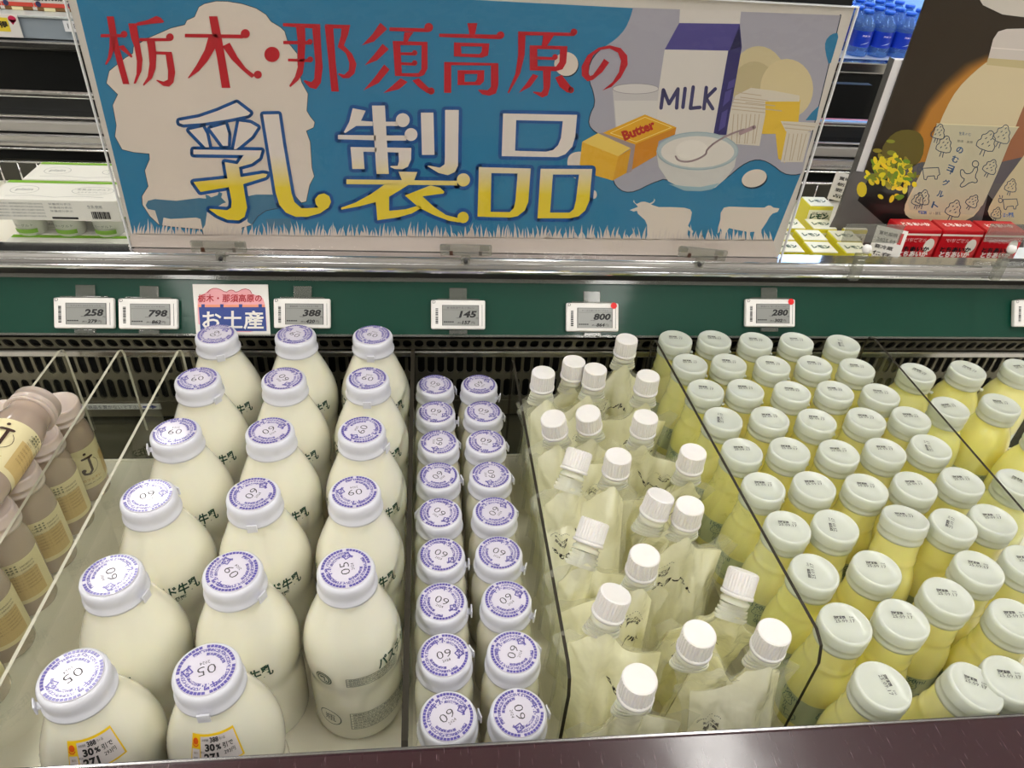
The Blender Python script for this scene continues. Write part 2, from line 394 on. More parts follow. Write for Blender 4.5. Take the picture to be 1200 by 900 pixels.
# transverse bars of the guard seen at the far side
mb = MB(); mb.rbox((XL, 1.30, .925), (XR, 1.33, .946), M['steel'], .003); mb.rbox((XL, 1.305, .948), (XR, 1.33, .966), M['greyplastic'], .003); mb.rbox((XL, 1.31, .970), (XR, 1.34, .975), M['chrome'], .002); mb.build('far_price_rail', case)
mb = MB(); mb.rbox((XL, 1.32, 1.000), (XR, 1.335, 1.008), M['chrome'], .002); mb.box((XL, 1.34, .9), (XR, 1.35, .995), F((26, 27, 26))); mb.build('far_top_rail', case)

# notice strip on the grille base
mb = MB(); a = at_y(86, 467, GY-.003); b = at_y(186, 467, GY-.003)
mb.box((a.x, GY-.004, .7145), (b.x, GY-.0025, .7235), F((214, 216, 214)))
put_text(mb, '上に商品を置かないで下さい', F((60, 66, 84)), lambda x, z: (x, GY-.0045, z), (a.x*.6+b.x*.4), .719, width=.085)
mb.poly([[(b.x-.024, .7178), (b.x-.012, .7178), (b.x-.012, .7155), (b.x-.004, .719), (b.x-.012, .7225), (b.x-.012, .7202), (b.x-.024, .7202)]], F((40, 60, 130)), lambda x, z: (x, GY-.0045, z))
mb.build('notice_strip', case)

# ------------------------------------------------------------------ acrylic dividers
def divider(ax, ay, bx, by, top, label, edge, thick=.003, notch=.03):
    root = empty('acrylic_divider', (ax, ay, .7)); d = Vector((bx-ax, by-ay)); L = d.length; d.normalize(); n = Vector((-d.y, d.x))*thick/2; h = top-.7
    out = [(0, .001), (0, h-.012), (.004, h-.003), (.012, h), (L-.018, h), (L-.006, h-.006), (L, h-.022), (L, .001)]
    P = lambda s, z, k: (d.x*s+n.x*k, d.y*s+n.y*k, z)
    mb = MB(); N = len(out)
    mb.add([P(s, z, 1) for s, z in out], [list(range(N))], M['acrylic']); mb.add([P(s, z, -1) for s, z in out], [list(range(N))[::-1]], M['acrylic'])
    mb.build('panel', root)
    mb = MB()
    for i in range(N-1):
        (s0, z0), (s1, z1) = out[i], out[i+1]
        mb.add([P(s0, z0, 1.02), P(s1, z1, 1.02), P(s1, z1, -1.02), P(s0, z0, -1.02)], [(0, 1, 2, 3)], edge)
    mb.build('cut_edge', root)
    return tag(root, label, 'shelf divider', 'clear dividers standing in the tray')
divider(-.465, .828, -.475, .40, .842, 'clear acrylic divider farthest left, rising above the coffee milk bottles', M['acryl_light'])
divider(-.394, .828, -.402, .32, .842, 'clear acrylic divider crossing in front of the coffee milk bottles', M['acryl_light'])
divider(-.322, .828, -.338, .30, .842, 'clear acrylic divider between coffee milk and large milk bottles', M['acryl_light'])
divider(-.0255, .828, -.0215, .275, .845, 'clear acrylic divider between large and small milk bottles', M['acryl_edge'], .005)
divider(.105, .800, .1125, .335, .845, 'clear acrylic divider between small milk bottles and spouted pouches', M['acryl_edge'])
divider(.2855, .790, .3175, .330, .885, 'clear acrylic divider between spouted pouches and yellow bottles', M['acryl_edge'])

divider(.588, .800, .5895, .30, .885, 'clear acrylic divider farthest right, between small and larger yellow bottles', M['acryl_edge'])

# ------------------------------------------------------------------ lid print (shared)
def circ(r0, zz):
    def fn(x, y): return (x, y, zz)
    return fn
def ring_text(mb, chars, r, size, a0, step, m, z, bold=0):
    for i, ch in enumerate(chars):
        a = a0 - i*step; vs, fs, _ = text2d(ch, size, bold=bold, res=1); t = a - PI/2
        mb.add([(r*math.cos(a) + x*math.cos(t) - y*math.sin(t), r*math.sin(a) + x*math.sin(t) + y*math.cos(t), z) for x, y in vs], fs, m)
def lid_print(R, z, num):
    mb = MB(); n = 40
    mb.lathe([(R, z-.0006), (R, z), (R*.985, z+.0001)], M['lidfilm'], 40)
    zz = z+.00035
    for k in range(44):
        if k % 11 == 10: continue
        a0, a1 = 2*PI*k/44, 2*PI*(k+.86)/44; r0, r1 = R*.87, R*.98
        mb.add([(r0*math.cos(a0), r0*math.sin(a0), zz), (r1*math.cos(a0), r1*math.sin(a0), zz), (r1*math.cos(a1), r1*math.sin(a1), zz), (r0*math.cos(a1), r0*math.sin(a1), zz)], [(0, 1, 2, 3)], M['violet'])
    ring_text(mb, '種類別', R*.74, .0030, PI*.76, .17, M['violet'], zz, .05)
    ring_text(mb, '牛乳', R*.70, .0052, PI*.58, .38, M['violet'], zz, .05)
    ring_text(mb, 'パスチャライズド牛乳', R*.765, .0028, PI*.36, .155, M['violet'], zz, .05)
    ring_text(mb, '成分無調整生乳使用', R*.60, .0025, PI*.34, .2, M['violet'], zz, .04)
    ring_text(mb, '開封後は早めにお飲みください保存は十', R*.765, .0029, PI*1.62, .16, M['violet'], zz, .05)
    ring_text(mb, '要冷蔵消費期限', R*.60, .0025, PI*1.42, .2, M['violet'], zz, .04)
    vs, fs = ribbon2d([(R*.60, -R*.50), (R*.60, -R*.24), (R*.34+R*.02, -R*.24-R*.0), (R*.36, -R*.50)], R*.045, True)
    q = .45
    mb.add([(x*math.cos(q)-y*math.sin(q), x*math.sin(q)+y*math.cos(q), zz) for x, y in vs], fs, M['violet'])
    put_text(mb, num, M['greyink'], circ(0, zz), -R*.02, R*.04, height=R*.36, width=R*.62, bold=-.012, res=2)
    put_text(mb, '2024', M['greyink'], circ(0, zz), -R*.0, -R*.27, width=R*.34, res=1)
    return mb
def cap_mesh(r, z0, z1, m, tab=True, lip=.0012):
    mb = MB(); h = z1-z0
    mb.lathe([(r*.93, z0+h*.0), (r+lip, z0+.0002), (r+lip, z0+h*.12), (r*.985, z0+h*.2), (r*.98, z0+h*.42), (r*.995, z0+h*.55), (r, z0+h*.66), (r*.995, z0+h*.82), (r*.965, z0+h*.93), (r*.91, z1-.0002), (r*.86, z1), (r*.80, z1-.0007), (r*.3, z1-.0009)], m, 44)
    return mb
def tab_mesh(r, z0, m):
    mb = MB(); mb.rbox((r-.001, -.0035, z0), (r+.0045, .0035, z0+.0012), m, .0005); mb.rbox((r+.003, -.0045, z0-.003), (r+.0045, .0045, z0+.006), m, .0005)
    return mb

# ------------------------------------------------------------------ large milk bottle
BP = smooth_prof([(.036, 0), (.0415, .001), (.0425, .008), (.0428, .05), (.0418, .064), (.0405, .072), (.0412, .080), (.0432, .090), (.0440, .101), (.0436, .113), (.0412, .126), (.0370, .139), (.0322, .151), (.0278, .162), (.0242, .170), (.0232, .179)], 2)
big0 = empty('large_milk_bottle')
mb = MB(); mb.lathe(BP, M['milk'], 56); mb.build('bottle_body', big0)
mb = cap_mesh(.0243, .1785, .1985, M['lid']); capo = mb.build('cap', big0)
lp9 = lid_print(.0207, .1992, '09').build('lid_print', capo)
me09 = lp9.data
t5 = lid_print(.0207, .1992, '05').build('t5'); me05 = t5.data; bpy.data.objects.remove(t5)
tabo = tab_mesh(.0243, .181, M['lid']).build('tear_tab', capo)
mb = MB(); fn = wrap(BP, .1135, .0005, 0, .0457)
wrap_text(mb, 'パスチャライズド牛乳', M['green'], fn, 0, .0, width=.106, height=.0145, bold=.03, res=2)
wrap_text(mb, '成分無調整', M['green'], fn, .022, -.0105, width=.032, res=1, bold=.02)
fn2 = wrap(BP, .1, .0005, -2.3, .0457)     # crest and small table on the other side
for rr in (.0078, .0058):
    v, f = ribbon2d(disc2d(0, 0, rr, n=24), .0012, True); mb.add([fn2(*p) for p in v], f, M['green'])
wrap_text(mb, '乳', M['green'], fn2, 0, 0, height=.0075, bold=.03)
fn3 = wrap(BP, .1, .0005, -1.25, .0457)
def table(mb, fn, w, h, rows, m, dense=14):
    v, f = ribbon2d([(-w/2, -h/2), (w/2, -h/2), (w/2, h/2), (-w/2, h/2)], .0005, True); v, f = slice_flat(v, f, .004); mb.add([fn(*p) for p in v], f, m)
    T = ['種類別名称牛乳無脂乳固形分', '乳脂肪分三点六以上内容量九百', '原材料名生乳百パーセント殺菌', '賞味期限ガラス瓶上部に記載', '保存方法要冷蔵十度以下で保存', '開封後の取扱早めにお飲み下さい']
    for i in range(rows):
        y = h/2-(i+.5)*h/rows
        wrap_text(mb, T[i % 6], m, fn, 0, y, width=w*.92, height=h/rows*.62, res=1)
        if i: v, f = slice_flat([(-w/2, y+h/rows/2), (w/2, y+h/rows/2), (w/2, y+h/rows/2+.0004), (-w/2, y+h/rows/2+.0004)], [(0, 1, 2, 3)], .004); mb.add([fn(*p) for p in v], f, m)
mb3 = MB(); table(mb3, fn3, .052, .012, 4, M['green'])
fn4 = wrap(BP, .036, .0005, -1.15, .0426); table(mb3, fn4, .058, .026, 6, M['green']); mb3.build('ingredient_print', big0)
fn5 = wrap(BP, .036, .0005, -2.3, .0426)
v, f = ribbon2d(disc2d(0, 0, .011, n=24), .001, True); mb.add([fn5(*p) for p in v], f, M['green']); wrap_text(mb, '瓶', M['green'], fn5, 0, 0, height=.011)
fn6 = wrap(BP, .030, .0005, 0, .0426)
mb.build('shoulder_lettering', big0)
mb = MB()
wrap_text(mb, '低温殺菌', M['green'], fn6, 0, .012, width=.05, bold=.02); wrap_text(mb, 'PASTEURIZED MILK', M['green'], fn6, 0, -.002, width=.06, res=2)
mb.build('base_lettering', big0)
ORD = ['', 'first', 'second', 'third', 'fourth', 'fifth', 'sixth', 'seventh', 'eighth', 'ninth', 'tenth']
cols = dict(left=[(253,391),(233,442),(208,502),(176,577),(127,669),(85,790)], middle=[(344,394),(331,444),(316,504),(298,578),(271,673),(238,790)], right=[(436,395),(431,444),(424,503),(417,574),(405,667)])
colx = dict(left=-.2553, middle=-.1636, right=-.0721)
stick = MB(); ZS = .157
def sticker():
    mb = MB(); fn = wrap(BP, ZS-.008, .0006, 0, .0452)
    def panel(x0, y0, x1, y1, m, e=0):
        v, f = slice_flat([(x0, y0), (x1, y0), (x1, y1), (x0, y1)], [(0, 1, 2, 3)], .003); vv = []
        g = wrap(BP, ZS-.008, .0006+e, 0, .0452)
        # split in height too so that it hugs the shoulder
        for k in range(6):
            a, b = y0+(y1-y0)*k/6, y0+(y1-y0)*(k+1)/6; v, f = slice_flat([(x0, a), (x1, a), (x1, b), (x0, b)], [(0, 1, 2, 3)], .003); mb.add([g(*p) for p in v], f, m)
        return g
    panel(-.023, -.013, .023, .013, F((242, 202, 30)))
    g = panel(-.0135, -.0115, .0215, .0112, F((214, 206, 206)), .0002)
    g = wrap(BP, ZS-.008, .0011, 0, .0452)
    panel(-.022, -.0115, -.0145, .001, F((214, 206, 206)), .0002)
    v = disc2d(-.0185, .0075, .0028); mb.poly([v], F((226, 96, 20)), g)
    v, f = ribbon2d([(-.0215, .0052), (-.020, .0035), (-.0175, .0033), (-.0158, .005)], .0009); mb.add([g(*p) for p in v], f, F((226, 96, 20)))
    K = M['ink']
    wrap_text(mb, '本体価格', K, g, -.0085, .0086, width=.007, height=.0022, res=1); wrap_text(mb, '388', K, g, .0005, .0086, height=.0042, width=.0085, bold=.03); wrap_text(mb, '円の品', K, g, .0085, .0084, width=.006, height=.0022, res=1)
    wrap_text(mb, '30', K, g, -.0045, .0026, height=.0062, width=.0095, bold=.045); wrap_text(mb, '%', K, g, .0035, .0022, height=.0045, width=.0048, bold=.04); wrap_text(mb, '引で', K, g, .0125, .0022, height=.0045, width=.010, bold=.02)
    wrap_text(mb, '271', K, g, -.004, -.0055, height=.007, width=.013, bold=.045); wrap_text(mb, '293円', K, g, .0125, -.0035, height=.0035, width=.010, bold=.01); wrap_text(mb, '税込', K, g, -.0115, -.001, height=.002, width=.004, res=1)
    wrap_text(mb, '値引', F((120, 90, 60)), g, -.0182, -.002, width=.004, height=.002, res=1); wrap_text(mb, '本体', K, g, -.0182, -.006, width=.004, height=.002, res=1)
    return mb
side = {'left': 'left', 'middle': 'middle', 'right': 'right'}
first = True
for cn, lst in cols.items():
    for i, (px, py) in enumerate(lst):
        p = at_z(px, py, .8992); o = big0 if first else copy_tree(big0); first = False
        o.location = (colx[cn] - (.003 if (cn, i) == ('left', 4) else 0), .7685 - i*.08886, .7004); rz = math.radians(rnd.uniform(-18, -8)); rz = math.radians({('left', 4): -50, ('middle', 4): -28}.get((cn, i), math.degrees(rz)))
        if cn == 'right' and i == 4: rz = math.radians(101)
        o.rotation_euler.z = rz
        cp = [c for c in kids(o) if c.name.startswith('cap')][0]; cp.rotation_euler.z = rnd.uniform(0, 6.28) - rz
        old = (cn, i) in (('left', 5), ('middle', 5), ('right', 4))
        for c in kids(cp):
            if c.name.startswith('lid_print') and old: c.data = me05
            if c.name.startswith('lid_print'): c.rotation_euler.z = 0
            if c.name.startswith('tear_tab'): c.rotation_euler.z = rnd.uniform(0, 6.28)
        if (cn, i) == ('middle', 5): cp.rotation_euler.z = math.radians(200)-rz
        where = 'at the back of' if i == 0 else ('frontmost in' if i == len(lst)-1 else ORD[i+1]+' from the back in')
        extra = ' with a yellow 30% off sticker' if i == 5 else ''
        if cn == 'right' and i == 4: extra = ' turned to show its small print'
        tag(o, 'large glass milk bottle%s, %s the %s column' % (extra, where, cn), 'milk bottle', 'large milk bottles in three columns')
        if i == 5:
            s = sticker().build('discount_sticker', o); s.rotation_euler.z = -rz + math.radians(22 if cn == 'left' else 9); s['label'] = 'yellow and white 30% off sticker'

# ------------------------------------------------------------------ small milk bottle
SP = smooth_prof([(.022, 0), (.0255, .001), (.0262, .006), (.0264, .06), (.0268, .072), (.0262, .084), (.0238, .094), (.0218, .101), (.0215, .110)], 2)
sm0 = empty('small_milk_bottle'); mb = MB(); mb.lathe(SP, M['milk'], 40); mb.build('bottle_body', sm0)
capo = cap_mesh(.0236, .1095, .1285, M['lid']).build('cap', sm0)
lp = lid_print(.0205, .1292, '09').build('lid_print', capo)
tab_mesh(.0236, .112, M['lid']).build('tear_tab', capo)
mb = MB(); fn = wrap(SP, .062, .0005, 0, .0265)
wrap_text(mb, '那須の森牛乳', M['green'], fn, 0, .004, width=.048, height=.008, bold=.02); wrap_text(mb, '成分無調整', M['green'], fn, 0, -.005, width=.024, res=1)
table(mb, wrap(SP, .034, .0005, -.4, .0263), .032, .018, 5, M['green']); mb.build('green_lettering', sm0)
S1 = [(510,450),(511,486),(514,519),(514,560),(515,600),(517,649),(518,703),(521,766),(525,838)]
S2 = [(562,453),(567,486),(570,521),(575,556),(580,598),(585,648),(594,703),(602,763),(608,837)]
first = True
for cn, lst, xc in (('left', S1, None), ('right', S2, None)):
    ys = [at_z(px, py, .829).y for px, py in lst]
    # even spacing no tighter than the bottles' own width
    y0 = ys[0]; yn = ys[-1]
    for i, (px, py) in enumerate(lst):
        p = at_z(px, py, .829); o = sm0 if first else copy_tree(sm0); first = False
        y = .761 - i*.0553
        o.location = (p.x, y, .7004); rz = rnd.uniform(.2, 1.6); o.rotation_euler.z = rz
        cp = [c for c in kids(o) if c.name.startswith('cap')][0]; cp.rotation_euler.z = rnd.uniform(-1.9, 1.2)-rz
        for c in kids(cp):
            if c.name.startswith('tear_tab'): c.rotation_euler.z = rnd.choice([0, 2.9, .3, 2.6, .5] if cn == 'left' else [0, .3, -.3, .5])-cp.rotation_euler.z-rz
        where = 'at the back of' if i == 0 else ('frontmost in' if i == 8 else ORD[i+1]+' from the back in')
        tag(o, 'small white milk bottle, %s the %s narrow column' % (where, cn), 'milk bottle', 'small milk bottles in two columns')

# ------------------------------------------------------------------ yellow drinking yogurt bottles
def doodle_tree(cx, cy, s, rot=0):
    pts = [(-.9, -1), (-1.0, -.3), (-.7, 0), (-.8, .5), (-.4, .7), (-.2, 1.25), (.25, 1.2), (.4, .8), (.75, .6), (.7, .1), (1.0, -.2), (.9, -.9)]
    P = smooth_loop(pts, 1); ca, sa = math.cos(rot), math.sin(rot); q = lambda x, y: (cx+s*(x*ca-y*sa), cy+s*(x*sa+y*ca))
    L = [([q(*p) for p in P], True), ([q(-.15, -1), q(-.2, -1.6)], False), ([q(.15, -1), q(.2, -1.6)], False)]
    for (a, b) in ((-.4, -.5), (.3, -.4), (-.3, .2), (.25, .3), (0, .75), (.05, -.1)): L.append(([q(a, b), q(a+.1, b+.18)], False))
    return L
def doodle_cow(cx, cy, s):
    q = lambda x, y: (cx+s*x, cy+s*y)
    return [([q(*p) for p in [(-1.2, .6), (1.1, .7), (1.3, -.3), (1.0, -.5), (.9, -1), (.6, -1), (.5, -.5), (-.5, -.6), (-.7, -1.1), (-1, -1), (-1.1, -.3)]], True),
            ([q(*p) for p in smooth_loop([(-1.2, .6), (-1.9, .9), (-2.0, .2), (-1.5, 0)], 1)], True), ([q(-1.7, 1), q(-1.8, 1.3)], False), ([q(-1.35, .9), q(-1.3, 1.25)], False)]
def doodle_person(cx, cy, s):
    q = lambda x, y: (cx+s*x, cy+s*y)
    return [([q(*p) for p in disc2d(.8, 1.2, .42, n=12)], True), ([q(*p) for p in smooth_loop([(.7, .8), (.3, 0), (-.5, -.1), (-.8, .5), (-1.2, .4), (-1.1, -.5), (-.5, -.8), (-1.3, -1.6), (-.9, -1.9), (.2, -1.1), (.9, -1.3), (1.1, -.9), (.7, -.5), (1.2, .7)], 1)], True)]
def draw_lines(mb, lines, w, m, fn, wrap_step=None):
    for pts, cl in lines:
        v, f = ribbon2d(pts, w, cl); mb.add([fn(*p) for p in v], f, m)
def yogurt(prof, capz, capr, lab, name, sc=1):
    root = empty(name); mb = MB(); mb.lathe(prof, M['yogurt'], 44); mb.build('bottle_body', root)
    z0, z1 = lab; mb = MB(); pr = [(r+.0003, z) for r, z in prof if z0 <= z <= z1]; mb.lathe(pr, M['ylabel'], 44, closed_top=False, closed_bot=False)
    rr = pr[len(pr)//2][0]; fn = wrap(prof, (z0+z1)/2, .0007, 0, rr); h = (z1-z0)/2; W = PI*rr
    L = []
    for k in range(5):
        x = -W+W*2*(k+.5)/5
        L += doodle_tree(x, h*.45, .006*sc, .1*(k % 3-1)); L += (doodle_cow(x+.008, -h*.35, .0045*sc) if k % 2 else doodle_tree(x+.013, -h*.45, .0055*sc))
    draw_lines(mb, L, .0006, M['teal'], fn)
    for k, ch in enumerate('のむヨーグルト'): wrap_text(mb, ch if ch != 'ー' else '|', M['teal'], fn, .001, h*.8-k*h*.25, height=h*.19, res=1)
    f2 = wrap(prof, (z0+z1)/2, .0007, 1.9, rr); table(mb, f2, rr*.9, h*.9, 4, M['teal'])
    for k in range(14): v = k*.0009; mb.add([f2(*p) for p in [(rr*.6+v, -h*.6), (rr*.6+v+.0004*(1+k % 2), -h*.6), (rr*.6+v+.0004*(1+k % 2), h*.1), (rr*.6+v, h*.1)]], [(0, 1, 2, 3)], M['ink'])
    f3 = wrap(prof, z1-h*.25, .0007, -1.2, rr); wrap_text(mb, '150ml', M['teal'], f3, 0, 0, height=.006, bold=.0)
    mb.build('sleeve_label', root)
    mb = MB(); h2 = .0215; r = capr
    mb.lathe([(r*.9, capz), (r*1.0, capz+.0003), (r*1.0, capz+.003), (r*.975, capz+.004), (r*.975, capz+.008), (r*1.01, capz+.0085), (r*1.02, capz+.010), (r*1.015, capz+.018), (r*.99, capz+.0205), (r*.94, capz+h2), (r*.88, capz+h2-.0003), (r*.83, capz+h2-.0011), (r*.4, capz+h2-.0013)], M['ylid'], 44)
    co = mb.build('cap', root)
    mb = MB(); fz = circ(0, capz+h2-.0006)
    put_text(mb, '賞味期限', M['greyink'], fz, -.0035, .0058, width=.0105, height=.003, res=1, bold=.05); put_text(mb, '25.09.17', M['greyink'], fz, 0, .0022, width=.0175, height=.0032, res=1); put_text(mb, 'DH', M['greyink'], fz, .007, .0058, width=.0035, res=1)
    mb.build('date_stamp', co)
    mb = MB(); mb.rbox((capr, -.002, capz+.001), (capr+.004, .002, capz+.004), M['ylid'], .0008); mb.build('tear_tab', co)
    return root
YP = smooth_prof([(.022, 0), (.0262, .001), (.0268, .006), (.0268, .045), (.0270, .055), (.0266, .064), (.0248, .075), (.0224, .083), (.0214, .088), (.0220, .0925), (.0212, .096), (.0206, .099), (.0205, .118)], 2)
YL = smooth_prof([(.028, 0), (.0305, .001), (.0315, .008), (.0315, .065), (.0322, .085), (.0320, .102), (.0300, .118), (.0260, .131), (.0224, .138), (.0206, .143), (.0206, .151)], 2)
ZR = .743
y0 = yogurt(YP, .1155, .0216, (.008, .050), 'small_yogurt_bottle')
ROWS = [
 [(791,401),(840,400),(888,401),(936,401),(989,402)],
 [(807,429),(858,429),(908,429),(958,430),(1007,432)],
 [(826,459),(878,459),(931,459),(983,460),(1035,461)],
 [(847,491),(902,490),(957,491),(1013,490),(1082,490)],
 [(868,527),(927,527),(983,527),(1040,527),(1095,523)],
 [(893,567),(953,567),(1013,567),(1073,567),(1132,562)],
 [(918,612),(980,610),(1072,630),(1115,612),(1172,607)],
 [(950,663),(1020,658),(1152,660),(1200,655)],
 [(983,723),(1055,717),(1112,698),(1188,718)],
 [(1027,803),(1115,800),(1183,795)]]
first = True; YCAP = ZR+.137; placed = []
for r, row in enumerate(ROWS):
    for c, (px, py) in enumerate(row):
        p = at_z(px, py, YCAP); placed.append([p.x, p.y, r, c, len(row)])
for _ in range(60):      # let touching bottles settle side by side
    for i in range(len(placed)):
        for j in range(i):
            a, b = placed[i], placed[j]; dx, dy = a[0]-b[0], a[1]-b[1]; d = math.hypot(dx, dy)
            if d < .0552: k = (.0548-d)/2/d; a[0] += dx*k; a[1] += dy*k; b[0] -= dx*k; b[1] -= dy*k
for q in placed: q[1] = max(q[1], .2985); q[0] = min(max(q[0], .2905 + (.78-q[1])*.0705 + .0275), .5565)
riser = tag(empty('riser_platform'), 'low clear platform lifting the small yellow yogurt bottles', 'riser')
mb = MB(); xl = lambda y: .2925 + (.78-y)*.0705 if y < .79 else .2925
V = [(xl(.285), .285), (.5845, .285), (.5845, .80), (xl(.80), .80)]
mb.add([(x, y, .7385) for x, y in V]+[(x, y, .7425) for x, y in V], [(3, 2, 1, 0), (4, 5, 6, 7), (0, 1, 5, 4), (1, 2, 6, 5), (2, 3, 7, 6), (3, 0, 4, 7)], M['tray']); mb.build('top_board', riser)
for x in (.335, .455, .578):
    mb = MB(); mb.box((x, .29, .7003), (x+.004, .75, .7383), M['tray']); mb.build('leg', riser)
for x, y, r, c, n in placed:
    o = y0 if first else copy_tree(y0); first = False
    o.location = (x, y, ZR); rz = rnd.uniform(-.5, .9); o.rotation_euler = (0, 0, rz)
    tilt = ''
    if (r, c) == (6, 2): o.rotation_euler = (math.radians(-11), math.radians(2), rz); o.location.z += .004; tilt = ' tilting backwards'
    if (r, c) == (9, 1): o.rotation_euler = (math.radians(2), math.radians(9), 0); o.location.z += .002; tilt = ' tilting to the right'
    cp = [q for q in kids(o) if q.name.startswith('cap')][0]; cp.rotation_euler.z = -rz + rnd.gauss(-.12, .06)
    if (r, c) in ((3, 0), (0, 4), (7, 0), (9, 0), (6, 1), (6, 3), (4, 4)): cp.rotation_euler.z = -rz + rnd.choice([.9, -1.5, 1.3])
    pos = 'leftmost' if c == 0 else ('rightmost' if c == n-1 else ORD[c+1]+' from left')
    rw = 'back row' if r == 0 else ('front row' if r == 9 else ORD[r+1]+' row from the back')
    tag(o, 'small yellow yogurt bottle%s, %s in the %s' % (tilt, pos, rw), 'yogurt bottle', 'small yellow yogurt bottles')
yl0 = yogurt(YL, .1475, .0222, (.010, .080), 'large_yogurt_bottle', 1.25)
BIG = [((1074,437), 'beside the divider, leftmost of the back row'), ((1133,434), 'second in the back row'), ((1196,432), 'at the right end of the back row'), ((1112,478), 'second row, touching the divider'), ((1172,474), 'second row, right of the one by the divider'), ((1226,512), 'cut by the right edge of the photo'), ((1192,566), 'third row, behind the divider')]
for i, ((px, py), w) in enumerate(BIG):
    o = yl0 if i == 0 else copy_tree(yl0); p = at_z(px, py, .7+.168); o.location = (p.x+.002, p.y, .7004); rz = rnd.uniform(-1, 1); o.rotation_euler.z = rz
    [q for q in kids(o) if q.name.startswith('cap')][0].rotation_euler.z = -rz+rnd.choice([-.9, .1, -.2, 1.2])
    tag(o, 'round-shouldered larger yellow yogurt bottle, '+w, 'yogurt bottle', 'larger yellow yogurt bottles at the right')


#BEGIN2
# ------------------------------------------------------------------ spouted pouches
CAPS = [((735,397),0), ((637,436),0), ((673,423),0), ((698,432),0), ((760,440),0), ((648,490),5), ((689,484),5), ((757,488),0), ((680,528),1), ((725,534),0), ((813,529),0), ((775,580),4), ((809,592),0), ((698,610),2), ((756,650),0), ((872,669),3), ((722,695),4), ((820,742),0), ((908,740),0), ((750,795),0)]
TILT = {0: (0, 0), 1: (.45, .85), 2: (.5, .9), 3: (.4, .75), 4: (.22, .2), 5: (-.22, -.12)}
WHERE = ['at the very back beside the yellow bottles', 'in the back left corner by the divider', 'at the back, second from the left', 'at the back, third from the left', 'at the back right below the price tag reading 800',
 'against the left divider, second row', 'in the second row, facing up and left', 'in the second row, near the yellow bottles', 'in the third row, ribbed cap tipped away', 'in the middle, straight up with a round cap', 'pressed against the right divider in the middle',
 'in the middle with black lettering beside its cap', 'next to the right divider with a narrow neck', 'mid pile, ribbed cap tipped away to the right', 'just below the pile middle, cap upright', 'leaning right against the right divider', 'near the left divider in front, large ribbed neck', 'in the front row, second from the right', 'in the front row, rightmost', 'frontmost, cap upright beside the front bumper']
def cap_pouch_mesh():
    mb = MB(); r = .0138; n = 60; vs = []; fs = []
    prof = [(1.0, .0), (1.0, .0165), (.96, .0185), (.88, .0192), (.5, .0190), (0.001, .0186)]
    for q, (k, z) in enumerate(prof):
        for i in range(n):
            a = 2*PI*i/n; rr = r*k
            if q in (0, 1): rr *= 1.0 if (i % 2) else .955
            vs.append((rr*math.cos(a), rr*math.sin(a), z+.004))
    for q in range(len(prof)-1):
        for i in range(n): j = (i+1) % n; fs.append((q*n+i, q*n+j, (q+1)*n+j, (q+1)*n+i))
    mb.add(vs, fs, M['screwcap'], False)
    mb.lathe([(r*.97, 0), (r*1.05, .0003), (r*1.06, .0028), (r*.98, .0036), (r*.9, .0042)], M['screwcap'], 40)
    return mb
capme = cap_pouch_mesh().build('screw_cap'); CAPME = capme.data; bpy.data.objects.remove(capme)
def neck_mesh():
    mb = MB(); mb.lathe([(.0128, -.006), (.0128, -.003), (.0108, -.002), (.0108, .004)], M['spout'], 32)
    for i in range(4):       # ribbed canoe fitment sealed into the film
        z = -.009-.0036*i; L = .0138+.0009*i; W = .0078
        pts = [(L*math.cos(2*PI*k/28), W*math.sin(2*PI*k/28)) for k in range(28)]
        for (zz0, zz1, g) in ((z, z+.0019, 1.0), (z-.0018, z, .92)):
            vs = [(x*g, y*g, zz0) for x, y in pts]+[(x*g, y*g, zz1) for x, y in pts]
            mb.add(vs, [(k, (k+1) % 28, 28+(k+1) % 28, 28+k) for k in range(28)]+[list(range(28))[::-1], list(range(28, 56))], M['spout'], False)
    return mb
nk = neck_mesh().build('spout'); NKME = nk.data; bpy.data.objects.remove(nk)
